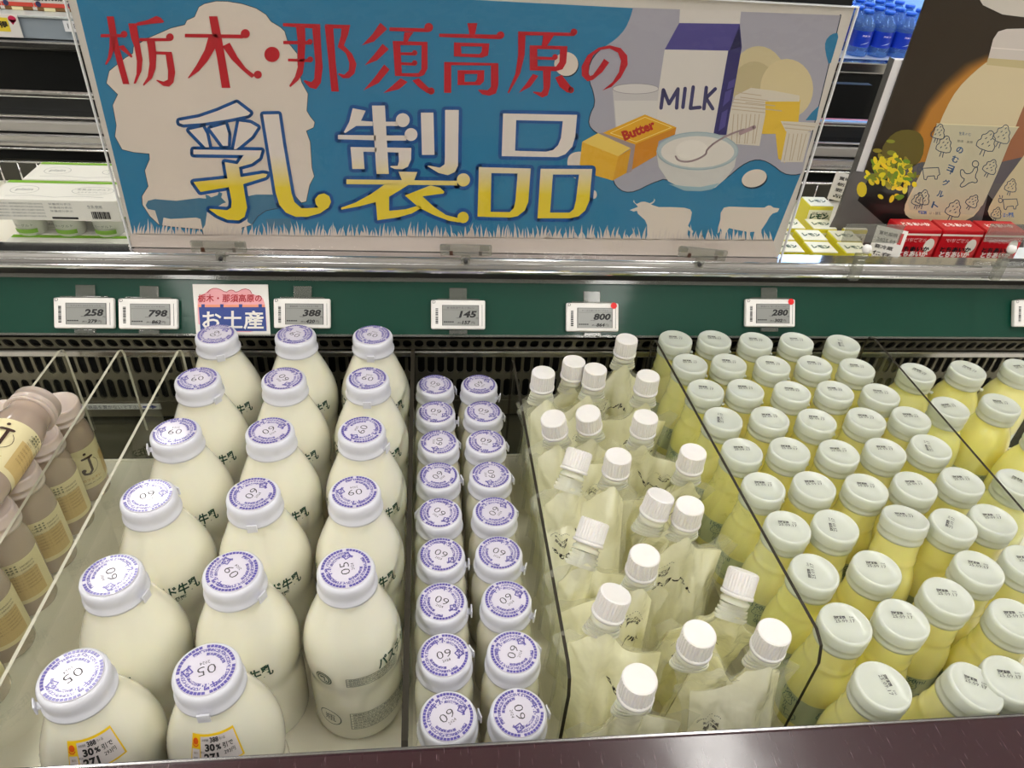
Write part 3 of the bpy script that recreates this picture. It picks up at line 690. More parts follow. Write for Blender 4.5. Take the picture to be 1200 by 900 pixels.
def make_pouch(idx, cap, base, tilt, W=.046, T=.019):
    """cap = world point of cap top; base = (x, y) where the pouch stands"""
    root = empty('spouted_pouch', (base[0], base[1], .7006)); z0 = .7006
    td = Vector((tilt[0], tilt[1], 1)).normalized(); ctop = Vector((cap.x-base[0], cap.y-base[1], cap.z-z0))
    cb = ctop - td*.023                      # underside of the cap
    nb = cb - td*.010                        # where the fitment enters the film
    H = nb.z + .003; sx = nb.x; sy = nb.y; seed = idx*7.31
    nu, nv = 22, 24
    def surf(u, v, side):
        env = (1-abs(u)**2.6)**.6 * (1-v**4.2)**.62 * (1.30-.80*v) + .02
        half = W*(1-.10*math.sin(v*PI)*.6)*(1-.0*v)
        us = max(-.6, min(.6, sx/W)); pk = math.exp(-((u-us)/.30)**2); zt = (H-.030-.010*abs(u-us)) + .029*pk
        z = .002 + v*(zt-.002)
        yc = sy*v**1.5; xc = 0
        w = noise.noise(Vector((u*2.2+seed, v*2.6, side*3.1)))*.010*(.3+v) + noise.noise(Vector((u*5+seed, v*4.5, side*5.7+2)))*.0065 + abs(noise.noise(Vector((u*3-seed, v*3+u*3, side*2.1))))*-.006
        crease = -.0045*max(0, 1-abs(u*1.5+v*1.1-1.2+math.sin(seed))*5)
        th = max(.0008, T*env + (w+crease)*min(1, env*2.5)); th = max(th, .0112*math.exp(-((u-us)/.24)**4)*max(0, min(1, (v-.55)/.25)))
        bend = .006*math.sin(u*2+seed)*v*(1-pk)
        return Vector((xc+u*half, yc+bend+side*th, z))
    mb = MB()
    for side in (-1, 1):
        vs = [surf(-1+2*i/nu, j/nv, side) for j in range(nv+1) for i in range(nu+1)]; fs = []
        for j in range(nv):
            for i in range(nu):
                a = j*(nu+1)+i; q = (a, a+1, a+nu+2, a+nu+1); fs.append(q if side == -1 else q[::-1])
        mb.add(vs, fs, M['pouch'], True)
    # gusseted bottom
    vs = [surf(-1+2*i/nu, 0, -1) for i in range(nu+1)]+[surf(-1+2*i/nu, 0, 1) for i in range(nu+1)]
    mb.add(vs, [(i, nu+1+i, nu+2+i, i+1) for i in range(nu)], M['pouch'], True)
    mb.build('filled_bag', root)
    # clear seal film round the edge, with its free corners
    mb = MB(); rim = []
    for j in range(nv+1): p = (surf(-1, j/nv, -1)+surf(-1, j/nv, 1))/2; rim.append((p, Vector((-1, 0, 0))))
    for i in range(1, nu): u = -1+2*i/nu; p = (surf(u, 1, -1)+surf(u, 1, 1))/2; rim.append((p, Vector((u*.5, 0, 1)).normalized()))
    for j in range(nv, -1, -1): p = (surf(1, j/nv, -1)+surf(1, j/nv, 1))/2; rim.append((p, Vector((1, 0, 0))))
    vs = []; n = len(rim)
    for k, (p, d) in enumerate(rim):
        corner = 1.0+1.6*max(0, 1-abs(k-nv)/3.5)+1.6*max(0, 1-abs(k-(n-1-nv))/3.5)
        o = p + d*(.0035 if k < nv*.7 or k > n-nv*.7 else .0058)*corner + Vector((0, noise.noise(Vector((k*.35, seed, 0)))*.004, .006*(corner-1)*.9))
        vs += [p - d*.001, (p+o)/2, o]
    fs = []
    for k in range(n-1):
        for q in (0, 1): a = k*3+q; fs.append((a, a+1, a+4, a+3))
    mb.add(vs, fs, M['film'], True); mb.build('seal_film', root)
    q = Vector((0, 0, 1)).rotation_difference(td)
    for me, nm, at in ((NKME, 'spout', cb), (CAPME, 'screw_cap', cb)):
        o = bpy.data.objects.new(nm, me); COL.objects.link(o); o.parent = root; o.location = at; o.rotation_mode = 'QUATERNION'; o.rotation_quaternion = q @ Matrix.Rotation(idx*.7 if nm == 'screw_cap' else .1*math.sin(seed), 4, 'Z').to_quaternion()
    # black print on the front film
    mb = MB(); sgn = 1 if idx % 3 else -1
    def fn(x, y):
        u = max(-.97, min(.97, x/W)); v = max(.02, min(.98, y/(H))); p = surf(u, v, -1); return (p.x, p.y-.0009, p.z)
    bx, by = sgn*.024, H*.80; rr = -.25
    for k in range(13):
        a = PI*(.95-.75*k/12); mb.poly([disc2d(bx+.0105*math.cos(a), by+.0105*math.sin(a)-.002, .00045, n=6)], M['ink'], fn)
    def tx(t, x, y, w, h=None, bold=.03):
        vs, fs, (a, b) = text2d(t, 1, bold=bold, res=1); sxx = w/a; syy = (h/b if h else sxx); vs, fs = slice_flat([(p*sxx, q*syy) for p, q in vs], fs, .003)
        mb.add([fn(x+p*math.cos(rr)-q*math.sin(rr), y+p*math.sin(rr)+q*math.cos(rr)) for p, q in vs], fs, M['ink'])
    tx('チーズ工房', bx, by+.001, .0135, .0036); tx('那須の森', bx-.0005, by-.0038, .012, .004)
    tx('のむヨーグルト', sgn*.012, by-.020, .044, .0066, .05)
    mb.build('black_lettering', root)
    return root
order = list(range(len(CAPS)))
capw = [at_z(px, py, .9005 if t in (0, 4, 5) else .893) for (px, py), t in CAPS]
LEFT = sorted([i for i in order if capw[i].x < .2], key=lambda i: -capw[i].y); RIGHT = sorted([i for i in order if capw[i].x >= .2], key=lambda i: -capw[i].y)
for colm, xc in ((LEFT, .158), (RIGHT, .241)):
    n = len(colm); ytop = .752; ybot = .303
    for k, i in enumerate(colm):
        y = ytop + (ybot-ytop)*k/(n-1); xb = xc + (.0 if colm is LEFT else (.015*k/(n-1)))
        half = .0415 if colm is LEFT else .0405
        T = .0185 if colm is LEFT else .0225
        o = make_pouch(i, capw[i], (xb, y), TILT[CAPS[i][1]], W=half, T=T)
        tag(o, 'white capped yogurt pouch ' + WHERE[i], 'drink pouch', 'spouted yogurt pouches')

# ------------------------------------------------------------------ coffee milk bottles
LPF = smooth_prof([(.022, 0), (.0255, .001), (.0262, .006), (.0262, .075), (.0262, .086), (.0245, .098), (.0222, .106), (.0212, .112), (.0212, .120)], 2)
c0 = empty('coffee_milk_bottle'); mb = MB(); mb.lathe(LPF, M['latte'], 40); mb.build('bottle_body', c0)
mb = MB(); z0, z1 = .022, .082; pr = [(r+.0004, z) for r, z in LPF if z0 <= z <= z1]
seg = 44
vs = []; fs = []
for (r, z) in [(pr[0][0], z0)] + pr[1:-1] + [(pr[-1][0], z1)]:
    for k in range(35): a = -PI*.78+2*PI*.78*k/34; vs.append((r*math.sin(a), -r*math.cos(a), z))
rows = len(vs)//35
for j in range(rows-1):
    for k in range(34): a = j*35+k; fs.append((a, a+1, a+36, a+35))
mb.add(vs, fs, M['lattelabel'], True); fn = wrap(LPF, .052, .0008, 0, .0262)
def band(x0, x1, y0, y1, m, e=0):
    g = wrap(LPF, .052, .0008+e, 0, .0262); v, f = slice_flat([(x0, y0), (x1, y0), (x1, y1), (x0, y1)], [(0, 1, 2, 3)], .004); mb.add([g(*p) for p in v], f, m)
for x0, x1 in ((-.05, -.012), (.018, .052)): band(x0, x1, -.024, .012, F((206, 178, 118)))
fn = wrap(LPF, .052, .0013, 0, .0262)
v, f = ribbon2d([(-.004, .016), (.007, .016), (.003, .015), (.003, -.004), (-.001, -.008), (-.006, -.006), (-.007, -.002)], .003); v, f = slice_flat(v, f, .003); mb.add([fn(*p) for p in v], f, M['brown'])
mb.poly([disc2d(-.006, -.001, .0026, n=12)], M['brown'], fn); mb.poly([disc2d(.0, .0225, .0018, n=12)], M['brown'], fn)
v, f = ribbon2d([(.012*math.cos(a/10), .003+.012*math.sin(a/10)) for a in range(-22, 10, 3)], .0006); mb.add([fn(*p) for p in v], f, M['brown'])
wrap_text(mb, 'カフェオレ', M['tan'], fn, 0, -.016, width=.022, bold=.03); wrap_text(mb, 'CAFE AU LAIT', M['brown'], fn, 0, -.022, width=.02, res=1)
for k in range(8): wrap_text(mb, '牛乳砂糖コーヒー豆植物油脂乳化剤', M['brown'] if k < 2 else F((150, 120, 70)), fn, .036, .022-k*.0045, width=.028, height=.0024, res=1)
for a in range(3):
    for b in range(3): mb.poly([disc2d(.026+a*.0035, .026-b*.0035 if b < 9 else 0, .0011, n=8)], F((110, 110, 80)), wrap(LPF, .052, .0014, 0, .0262))
wrap_text(mb, '加糖乳飲料', F((60, 90, 120)), fn, -.034, .018, width=.02, height=.006, bold=.03)
mb.build('paper_label', c0)
mb = MB(); r = .0243; zc = .1165
mb.lathe([(r*.92, zc), (r*1.03, zc+.0003), (r*1.03, zc+.0028), (r*.96, zc+.0032), (r*.96, zc+.0075), (r*1.0, zc+.0078), (r*1.0, zc+.0105), (r*.975, zc+.0108), (r*.975, zc+.0185), (r*.95, zc+.0205), (r*.88, zc+.0212), (r*.86, zc+.0200), (r*.80, zc+.0196), (r*.3, zc+.0196)], M['lattecap2'], 40)
cobj = mb.build('cap', c0)
mb = MB(); mb.lathe([(.0208, zc-.0005), (.0208, zc+.019), (.0203, zc+.0195)], F((168, 152, 140), .3), 32); mb.build('neck_rim', cobj)
CP = [(-.4315-.0003*i, .7150-.0556*i) for i in range(8)] + [(-.4875, .7010), (-.4875, .6440)]
ang = [.85, -.55, -.45, -.62, -.4, -.5, -.6, -.5, -.5, -.5]
cl = ['at the back corner, a label letter showing', 'second from the back', 'third from the back', 'fourth from the back', 'fifth from the back', 'sixth from the back', 'seventh from the back', 'nearest the bumper', 'directly under the lying one', 'under the base of the lying one']
for i, ((x, y), a) in enumerate(zip(CP, ang)):
    o = c0 if i == 0 else copy_tree(c0); o.location = (x-.0005, y, .7004); o.rotation_euler.z = a
    tag(o, 'beige coffee milk bottle left of the dividers, '+cl[i], 'coffee milk bottle', 'coffee milk bottles in the left bay')
o = copy_tree(c0); tip = at_z(40, 466, .890); d = Vector((.06, .995, .03)).normalized(); up = Vector((.35, -.1, 1)); Yv = -(up-d*up.dot(d)).normalized(); Xv = Yv.cross(d)
o.matrix_world = Matrix(((Xv.x, Yv.x, d.x, tip.x-d.x*.134), (Xv.y, Yv.y, d.y, tip.y-d.y*.134), (Xv.z, Yv.z, d.z, .8765), (0, 0, 0, 1)))
tag(o, 'beige coffee milk bottle lying on top of the standing ones with its label up', 'coffee milk bottle', 'coffee milk bottles in the left bay')

# ------------------------------------------------------------------ electronic price tags
def at_rail(px, py, n=0):
    d = ray(px, py); q = Vector((0, RY, RZ)) + rn_*n; return CAM + d*((q-CAM).dot(rn_)/d.dot(rn_))

def price_tag(xc, zc, price, tax, dot=False, name='milk'):
    root = empty('price_tag', (xc[0], xc[1], xc[2])); root.rotation_euler.x = -TA; w, h = .0355, .0190
    mb = MB(); mb.rbox((-w, -.009, -h), (w, -.001, h), M['tagwhite'], .0022, 3); mb.box((w-.0045, -.0094, -h+.004), (w-.0041, -.009, h-.006), M['greyink']); mb.build('casing', root)
    mb = MB(); mb.box((-.021, -.0094, -.0142), (.027, -.009, .0125), M['ink']); mb.box((-.0203, -.0098, -.0143), (.0263, -.0093, .012), M['lcd'])
    fn = lambda x, z: (x, -.0101, z); K = M['ink']
    put_text(mb, name, M['greyink'], fn, .003, .0088, width=.036, height=.0022, res=1)
    mb.box((-.0195, -.0101, .0062), (.0255, -.0098, .0064), K)
    put_text(mb, price, K, fn, .0125, .0006, height=.0088, width=.0078*len(price), bold=.04, shear=.2)
    put_text(mb, tax, K, fn, .0105, -.0102, height=.0046, width=.0115, bold=.04, shear=.2); put_text(mb, '(税込', K, fn, .0015, -.0108, width=.006, res=1); put_text(mb, '円)', K, fn, .0195, -.0108, width=.0045, res=1)
    put_text(mb, '本体価格', K, fn, .0, -.0042, width=.006, res=1); put_text(mb, '円', K, fn, .0245, -.0048, width=.0025, res=1); put_text(mb, '■■■■■', K, fn, -.0125, -.0095, width=.013, height=.0014, res=1)
    mb.build('screen', root)
    mb = MB(); z = -.012; q = random.Random(int(price))
    while z < .0085: t = q.choice([.0005, .0009, .0014]); mb.box((-.0296, -.0094, z), (-.0262, -.0089, z+t), K); z += t+q.choice([.0005, .0008])
    put_text(mb, 'D', M['greyink'], lambda x, z: (x, -.0093, z), -.0315, .0165, height=.004); mb.build('barcode', root)
    mb = MB(); mb.rbox((-.0115, -.004, h), (.0115, -.001, h+.0165), M['clip'], .0008); mb.rbox((-.028, -.0075, h+.0002), (.028, -.001, h+.0022), M['clip'], .0008)
    mb.build('clear_clip', root)
    mb = MB(); mb.rbox((-.012, -.008, -h-.0065), (.012, -.0015, -h-.001), M['clip'], .001); mb.build('clip_foot', root)
    if dot:
        mb = MB(); mb.poly([disc2d(w-.007, h-.0035, .0042)], M['red'], lambda x, z: (x, -.0098, z)); mb.build('dot_sticker', root)['label'] = 'red round sticker'
    return tag(root, 'white electronic price tag reading %s%s on the green rail' % (price, ' with a red dot' if dot else ''), 'price tag', 'price tags along the green rail')
for px, py, a, b, dt, nm in ((99.5, 367, '258', '279', 0, 'カフェオレ150ミリリットル'), (174.5, 368, '798', '862', 0, 'パスチャライズド牛乳900'), (354.5, 367.5, '388', '420', 0, '那須高原パスチャライズド牛乳'), (537, 369, '145', '157', 0, '那須高原牛乳小瓶200'), (694, 372, '800', '864', 1, 'チーズ工房のむヨーグルト'), (902, 367, '280', '302', 1, '那須のむヨーグルト150'), (1214, 367.5, '420', '454', 0, '那須のむヨーグルト大')):
    p = at_rail(px, py, .006); price_tag(p + rn_*-.0055, 0, a, b, bool(dt), nm)

# souvenir card hung on the rail
def on_plane(Y):
    return lambda px, py, e=0: tuple(at_y(px, py, Y-e))
root = empty('souvenir_card', tuple(at_rail(271, 363, .003))); off = Vector(root.location)
G = lambda px, py, e=0: at_rail(px, py, .003+e)
def g2(px, py, e=0): v = Vector(G(px, py, e))-off; return tuple(v)
mb = MB(); c4 = [g2(225.5, 333), g2(314, 333.5), g2(317, 393), g2(230, 392)]
mb.add(c4+[(x, y+.0008, z-.0006) for x, y, z in c4], [(0, 3, 2, 1), (4, 5, 6, 7), (0, 1, 5, 4), (1, 2, 6, 5), (2, 3, 7, 6), (3, 0, 4, 7)], M['white']); mb.build('card', root)
mb = MB(); fe = lambda e: (lambda x, y: g2(x, y, e))
mb.poly([smooth_loop([(231, 352), (234, 346), (240, 344), (247, 338), (256, 338), (266, 343), (269, 340), (273, 340), (277, 343), (286, 338), (293, 340), (296, 345), (305, 347), (310, 352), (312, 372), (313, 389), (233, 389)], 1)], F((236, 168, 176)), fe(.0002))
mb.poly([[(232, 357), (310, 357), (311, 364), (233, 364)]], F((232, 150, 120)), fe(.0004))
mb.poly([[(233, 360), (311, 360), (312.5, 388), (235, 388)]], F((44, 66, 140)), fe(.0006))
for x in (236, 258, 280, 303): mb.poly([[(x, 356.5), (x+4, 356.5), (x+4, 360.5), (x, 360.5)]], F((44, 66, 140)), fe(.0006))
for a, w in ((smooth_loop([(243, 343), (248, 338), (256, 338), (265, 343), (269, 340), (273, 340), (277, 343), (286, 338), (293, 340), (295, 344)], 1, False), .7),):
    v, f = ribbon2d(a, w); mb.add([g2(x, y, .0007) for x, y in v], f, F((170, 30, 50)))
def ptext(mb, s, m, cx, cy, w, h, fnp, bold=.03, shear=0, rot=0, res=2):
    vs, fs, (a, b) = text2d(s, 1, bold=bold, res=res, shear=shear); ca, sa = math.cos(rot), math.sin(rot)
    vs = [(x*w/a, -y*h/b) for x, y in vs]; mb.add([fnp(cx+x*ca-y*sa, cy+x*sa+y*ca) for x, y in vs], fs, m)
ptext(mb, '栃木・那須高原の', F((178, 24, 40)), 269.5, 349.5, 75, 9.5, fe(.0009), .015)
ptext(mb, 'お土産', M['white'], 273, 375, 72, 22, fe(.0009), .02)
mb.build('printed_artwork', root)
tag(root, 'white card with blue, pink and red souvenir lettering hung on the green rail', 'sign card')

# ------------------------------------------------------------------ big sign
YS = .884
sign = tag(empty('promotional_sign', (.05, YS, .9532)), 'large blue and white dairy sign with red title, cows and milk carton', 'sign'); so = Vector(sign.location)
SX0, SX1, SZ0, SZ1 = -.3715, .4725, .9532, 1.2640
mb = MB(); mb.rbox((SX0-so.x, 0, SZ0-so.z), (SX1-so.x, .004, SZ1-so.z), F((214, 206, 198), .4), .0012); mb.build('board', sign)
def SG(layer): 
    e = .0001+layer*.00004
    return lambda x, y: tuple(Vector(at_y(x, y, YS-e))-so)
def crop(ox, oy, sc): return lambda pts: [(ox+x/sc, oy+y/sc) for x, y in pts]
TEAL = F((40, 122, 164), .4); CRM = F((222, 208, 196), .45); LG = F((168, 164, 176), .45)
art = MB()
def A(pts, m, layer, mbx=None): (mbx or art).poly([pts], m, SG(layer))
def RB(pts, w, m, layer, closed=False, mbx=None):
    v, f = ribbon2d(pts, w, closed); g = SG(layer); (mbx or art).add([g(x, y) for x, y in v], f, m)
A([(84, -22), (558, 0), (742, 9.5), (984, 21), (940, 200), (905, 287), (157, 280)], TEAL, 0)
# pale field at the right
gf = [(742, 9), (739, 20), (733, 34), (722, 46), (708, 55), (696, 66), (690, 80), (691, 95), (696, 108), (698, 122), (692, 134), (690, 146), (697, 154), (712, 163), (730, 172), (722, 198), (718, 208), (722, 218), (732, 225), (745, 224), (762, 215), (782, 208), (812, 222), (835, 219), (852, 208), (868, 194), (882, 187), (894, 187), (906, 193), (918, 203), (930, 205), (940, 203), (985, 18)]
sh = [(x+1.2, y+1.6) for x, y in gf]; A(smooth_loop(gf, 1), F((30, 44, 60)), 1) if False else None
RB(smooth_loop(gf[4:], 1, False), 2.2, F((24, 44, 66)), 1)
A(smooth_loop(gf[:-1], 1, False)+[(985, 18)], LG, 2)
A(smooth_loop([(984, 38), (974, 40), (967, 48), (967, 60), (972, 79), (978, 60)], 1), TEAL, 3); A([(960, 124), (952, 131), (944, 141), (957, 141)], TEAL, 3)
# map outline
mp = [(685,60),(700,25),(720,14),(760,5),(800,6),(850,14),(900,30),(935,52),(952,76),(985,96),(1000,110),(1012,150),(1045,190),(1046,230),(1060,290),(1082,330),(1078,390),(1090,410),(1106,430),(1102,448),(1076,460),(1090,500),(1096,590),(1104,620),(1088,650),(1076,708),(1060,712),(1040,690),(1000,690),(985,730),(935,740),(905,760),(885,790),(850,800),(848,830),(800,850),(745,848),(718,835),(712,806),(600,796),(560,790),(528,760),(502,720),(500,690),(522,655),(510,600),(527,560),(525,540),(470,535),(430,525),(405,480),(410,440),(397,370),(415,332),(375,292),(385,250),(440,205),(468,188),(470,165),(520,135),(560,118),(600,100),(650,88),(658,72)]
mp = [(x/3, y/3) for x, y in mp]
RB(mp, 1.5, F((50, 44, 52)), 1, True); A(mp, CRM, 2)
cow = [(512,722),(520,706),(545,700),(620,706),(700,696),(725,698),(722,684),(735,688),(742,694),(765,686),(770,674),(782,680),(778,694),(795,712),(782,716),(770,724),(740,730),(728,745),(722,790),(712,806),(705,770),(690,765),(600,770),(575,765),(570,796),(560,790),(545,740),(520,735)]
A([(x/3, y/3) for x, y in cow], F((66, 116, 146)), 3)
A([(x/3, y/3) for x, y in [(870,690),(900,684),(1035,684),(1040,700),(1000,692),(985,730),(935,740),(905,760),(885,790),(870,780)]], F((66, 116, 146)), 3)
A([(x/3, y/3) for x, y in [(935,770),(1020,768),(1030,800),(1020,828),(1005,790),(965,795),(955,830),(940,800)]], F((66, 116, 146)), 3)
# dots and egg
A(disc2d(664.5, 76.5, 14), F((24, 44, 66)), 2); A(disc2d(663.6, 75, 14), CRM, 3)
A(smooth_loop([(664, 190), (668, 180), (680, 177), (690, 180), (690, 200), (678, 212), (668, 205)], 2), CRM, 2); A(disc2d(696, 228, 3.5, 5), CRM, 2)
A(disc2d(884.6, 210.5, 15.5, 10.5, rot=-.3), F((24, 44, 66)), 2); A(disc2d(884, 209, 15, 10, rot=-.3), CRM, 3)
# white cows and grass
H_ = crop(670, 120, 5.295); J_ = crop(840, 110, 4.7375)
A(H_([(470,870),(468,760),(455,730),(410,690),(405,672),(385,678),(360,668),(395,655),(412,648),(398,632),(383,618),(385,604),(392,622),(405,630),(430,618),(455,616),(485,626),(505,616),(512,605),(508,595),(518,605),(510,622),(492,634),(540,650),(620,650),(700,654),(735,664),(746,682),(738,730),(722,765),(740,785),(755,800),(748,815),(735,800),(722,790),(715,815),(712,870)]), CRM, 3)
A(J_([(25,830),(28,760),(22,745),(12,770),(4,775),(8,740),(20,700),(22,660),(40,632),(70,626),(180,630),(265,632),(285,620),(300,620),(315,632),(348,636),(338,655),(310,665),(295,680),(275,715),(248,755),(245,830),(222,830),(208,765),(185,768),(182,830),(163,830),(166,765),(110,755),(68,745),(50,775),(45,830)]), CRM, 3)
gy = lambda x: 274 + (x-160)*.010
A([(154, 281), (154, 296)] + [(920, 304), (905, 284)], CRM, 3) if False else None
A([(153, gy(153)), (906, gy(906)), (911, 302), (151, 292)], F((214, 200, 192)), 4)
gr = random.Random(3); x = 158
while x < 905:
    h = gr.uniform(5, 15) if not gr.random() < .15 else gr.uniform(14, 19); t = gr.uniform(-4, 4); w = gr.uniform(1.2, 2.2); b = gy(x)
    A([(x-w, b+1), (x+w, b+1), (x+t*.45+w*.45, b-h*.6), (x+t, b-h), (x+t*.3-w*.35, b-h*.55)], F((214, 200, 192)), 4); x += gr.uniform(2.0, 4.2)
# glass of milk, carton, butter, bowl, cheese
GL = F((196, 190, 190)); A([(718, 104), (772, 104), (769, 150), (722, 156)], GL, 3); A(disc2d(745, 104, 27, 6), F((210, 204, 202)), 4); A([(720, 118), (771, 118), (768, 152), (723, 156)], F((212, 206, 202)), 4); RB(disc2d(745, 104, 27, 6), .6, F((140, 134, 140)), 5, True)
A(disc2d(889, 92, 32, 38), F((206, 190, 150)), 3); A(disc2d(884, 102, 26, 30), F((190, 174, 136)), 4); A(disc2d(922, 104, 31, 35), F((214, 196, 154)), 5)
A([(893, 118), (938, 117), (935, 152), (924, 158), (920, 191), (912, 186), (909, 157), (893, 157)], F((226, 186, 60)), 6)
ST = F((190, 172, 150)); CH = F((214, 204, 190))
def stripes(poly, lines, layer):
    A(poly, CH, layer)
    for l in lines: RB(l, 1.1, ST, layer+1)
stripes([(862, 112), (880, 103), (905, 106), (937, 112), (937, 119), (897, 119), (897, 134), (855, 131)], [[(862+i*3, 108+i*3), (892+i*4, 112+i*3)] for i in range(0, 7, 2)]+[[(858, 116+i*4), (896, 120+i*4)] for i in range(4)], 7)
stripes([(855, 131), (897, 134), (890, 171), (851, 168)], [[(860+i*5, 134), (857+i*4.6+(i % 2)*2, 168)] for i in range(7)], 9)
stripes([(915, 142), (958, 144), (954, 152), (943, 156), (921, 154)], [[(918, 145), (955, 149)], [(920, 150), (950, 153)]], 11)
stripes([(922, 154), (950, 155), (941, 190), (915, 190)], [[(925+i*5, 157), (919+i*4.5+(i % 2)*2, 188)] for i in range(5)], 13)
CW = F((216, 208, 202)); CB = F((78, 70, 140)); CD = F((48, 42, 104))
A([(797, 10.5), (868.5, 12.5), (867, 28), (796, 27)], CW, 7); A([(779, 58), (853.5, 59.5), (838, 158), (768, 158), (772, 104)], CW, 8); A([(796, 27), (867, 28), (855, 59.5), (779, 58)], CB, 8)
A([(867, 28), (869.5, 55), (851, 158), (836, 158), (853.5, 59.5), (855, 59)], CD, 9); A([(866.3, 33), (868.5, 54.5), (855.5, 59)], F((18, 14, 70)), 10); A([(854, 96), (862, 92), (860, 102), (852, 105)], CB, 10); A([(850, 108), (858, 104), (855, 118), (847, 125)], CB, 10); A([(846, 132), (853, 128), (850, 148), (842, 154)], CB, 10)
G_ = crop(670, 0, 6)
for st in ([(628,760),(645,632),(685,730),(748,625),(738,760)], [(798,622),(782,755)], [(855,612),(835,762),(903,755)], [(947,615),(930,765)], [(1010,625),(945,690),(992,765)]): RB(G_(st), 4.2, F((66, 62, 108)), 10)
A(H_([(65,245),(165,190),(390,265),(290,335)]), F((234, 200, 96)), 11); A(H_([(65,245),(290,335),(255,485),(150,455),(50,385)]), F((226, 174, 44)), 11); A(H_([(290,335),(370,285),(345,435),(255,485)]), F((214, 156, 32)), 11)
A(H_([(390,262),(650,155),(640,200),(540,240),(525,330),(362,425)]), F((206, 132, 24)), 11); A(H_([(180,195),(455,75),(650,155),(390,262)]), F((222, 164, 28)), 12); A(H_([(165,192),(190,188),(395,262),(372,430),(340,440),(368,285)]), F((160, 140, 140)), 13)
RB(H_([(240,190),(455,92),(620,155),(400,245)]), .7, F((246, 220, 130)), 13, True)
ptext(art, 'Butter', F((178, 40, 24)), 748.5, 152.5, 40, 12, SG(14), .05, rot=-.38)
BW = F((206, 202, 198)); A(H_([(525,300),(540,400),(600,490),(700,540),(800,547),(890,530),(960,470),(1010,400),(1030,300)]), BW, 15); A(disc2d(817.5, 177, 47.5, 22), F((178, 190, 194)), 16); A(disc2d(817.5, 178, 43, 18.5), F((222, 214, 206)), 17); RB(disc2d(817.5, 177, 47.5, 22), 1.2, F((160, 178, 186)), 18, True)
A(H_([(600,505),(700,548),(800,552),(870,540),(920,500),(800,525),(700,520)]), F((150, 178, 190)), 16)
A(disc2d(811, 176, 19, 12), F((230, 222, 214)), 18); RB(smooth_loop(H_([(645,335),(660,362),(720,372),(790,350),(838,320),(835,295),(900,240),(1000,190),(1070,168)]), 2, False), 2.2, F((170, 148, 152)), 19); RB([(868, 156), (884, 149)], 4.5, F((178, 150, 156)), 19)
art.v = [(x, y, max(z, .0004)) for x, y, z in art.v]; art.build('printed_artwork', sign)
# red title
RED = F((186, 14, 34), .35); red = MB()
def T(tf, polys, balls, holes=()):
    for p in polys: A(tf(p), RED, 20, red)
    for (x, y, r) in balls: c = tf([(x, y)])[0]; sc = tf([(x+r, y)])[0][0]-c[0]; A(disc2d(c[0], c[1], sc), RED, 20, red)
    for o, h in holes: red.poly([tf(o), tf(h)], RED, SG(20))
A_ = crop(110, 0, 6); B_ = crop(310, 0, 5.4545); C_ = crop(500, 0, 4.615)
T(A_, [[(90,115),(140,115),(170,300),(250,592),(205,592),(160,430),(112,240)], [(48,240),(200,240),(200,262),(48,262)], [(112,255),(160,255),(150,330),(120,410),(88,458),(78,450),(100,400),(110,330)], [(175,325),(210,318),(272,395),(265,408),(225,375),(190,350)],
 [(242,165),(300,165),(318,280),(343,420),(335,500),(295,588),(280,588),(300,520),(303,430),(285,330),(262,270)], [(300,160),(380,140),(440,112),(470,125),(495,152),(485,160),(400,168),(300,182)], [(320,268),(530,268),(530,290),(320,290)], [(372,285),(428,285),(440,380),(435,480),(410,550),(350,605),(345,595),(378,540),(392,450),(385,370)],
 [(435,362),(548,365),(560,430),(572,510),(560,580),(530,610),(490,605),(440,568),(442,560),(490,575),(520,560),(522,500),(505,385),(435,382)],
 [(640,238),(1050,244),(1050,270),(640,262)], [(810,115),(868,115),(900,270),(960,618),(900,618),(865,400),(835,260)], [(805,262),(860,262),(860,330),(800,430),(740,500),(665,552),(662,545),(720,460),(780,350)], [(905,325),(955,300),(1010,400),(1070,480),(1135,530),(1110,548),(1040,490),(970,420),(920,350)]],
 [(212,241,24), (535,262,27), (1065,237,32), (1153,525,28)])
T(B_, [[(118,148),(355,155),(358,185),(118,168)], [(200,160),(258,165),(262,260),(255,400),(245,470),(215,515),(165,558),(158,548),(195,490),(212,430),(212,260)], [(120,262),(300,262),(300,285),(120,282)], [(150,375),(300,378),(300,398),(150,392)], [(305,170),(355,160),(362,300),(372,430),(360,530),(330,570),(290,560),(250,520),(255,512),(300,525),(318,505),(325,400)],
 [(385,160),(440,180),(455,400),(475,585),(428,585),(410,400)], [(385,155),(548,160),(535,220),(508,290),(560,345),(588,410),(575,470),(540,500),(500,500),(470,475),(475,468),(510,478),(540,450),(542,400),(520,340),(468,300),(488,230),(492,182),(430,182)],
 [(740,145),(785,185),(700,265),(622,290),(690,220)], [(755,280),(795,315),(720,385),(640,418),(700,350)], [(765,412),(800,445),(730,530),(632,578),(700,500)], [(798,175),(1050,182),(1050,205),(798,198)], [(895,205),(955,205),(930,235),(915,265),(888,265)], [(870,335),(965,335),(965,355),(870,352)], [(872,398),(965,402),(965,420),(872,415)],
 [(870,500),(915,525),(860,570),(760,595),(820,545)], [(945,515),(985,500),(1060,570),(1080,600),(1040,595),(990,560)]],
 [(48,348,49), (290,267,18), (292,380,19), (1050,175,28), (960,338,17), (960,402,17), (1065,582,22)],
 [([(820,262),(1042,268),(1042,440),(1020,480),(985,492),(835,485)], [(868,288),(1005,290),(1003,440),(985,468),(878,468)])])
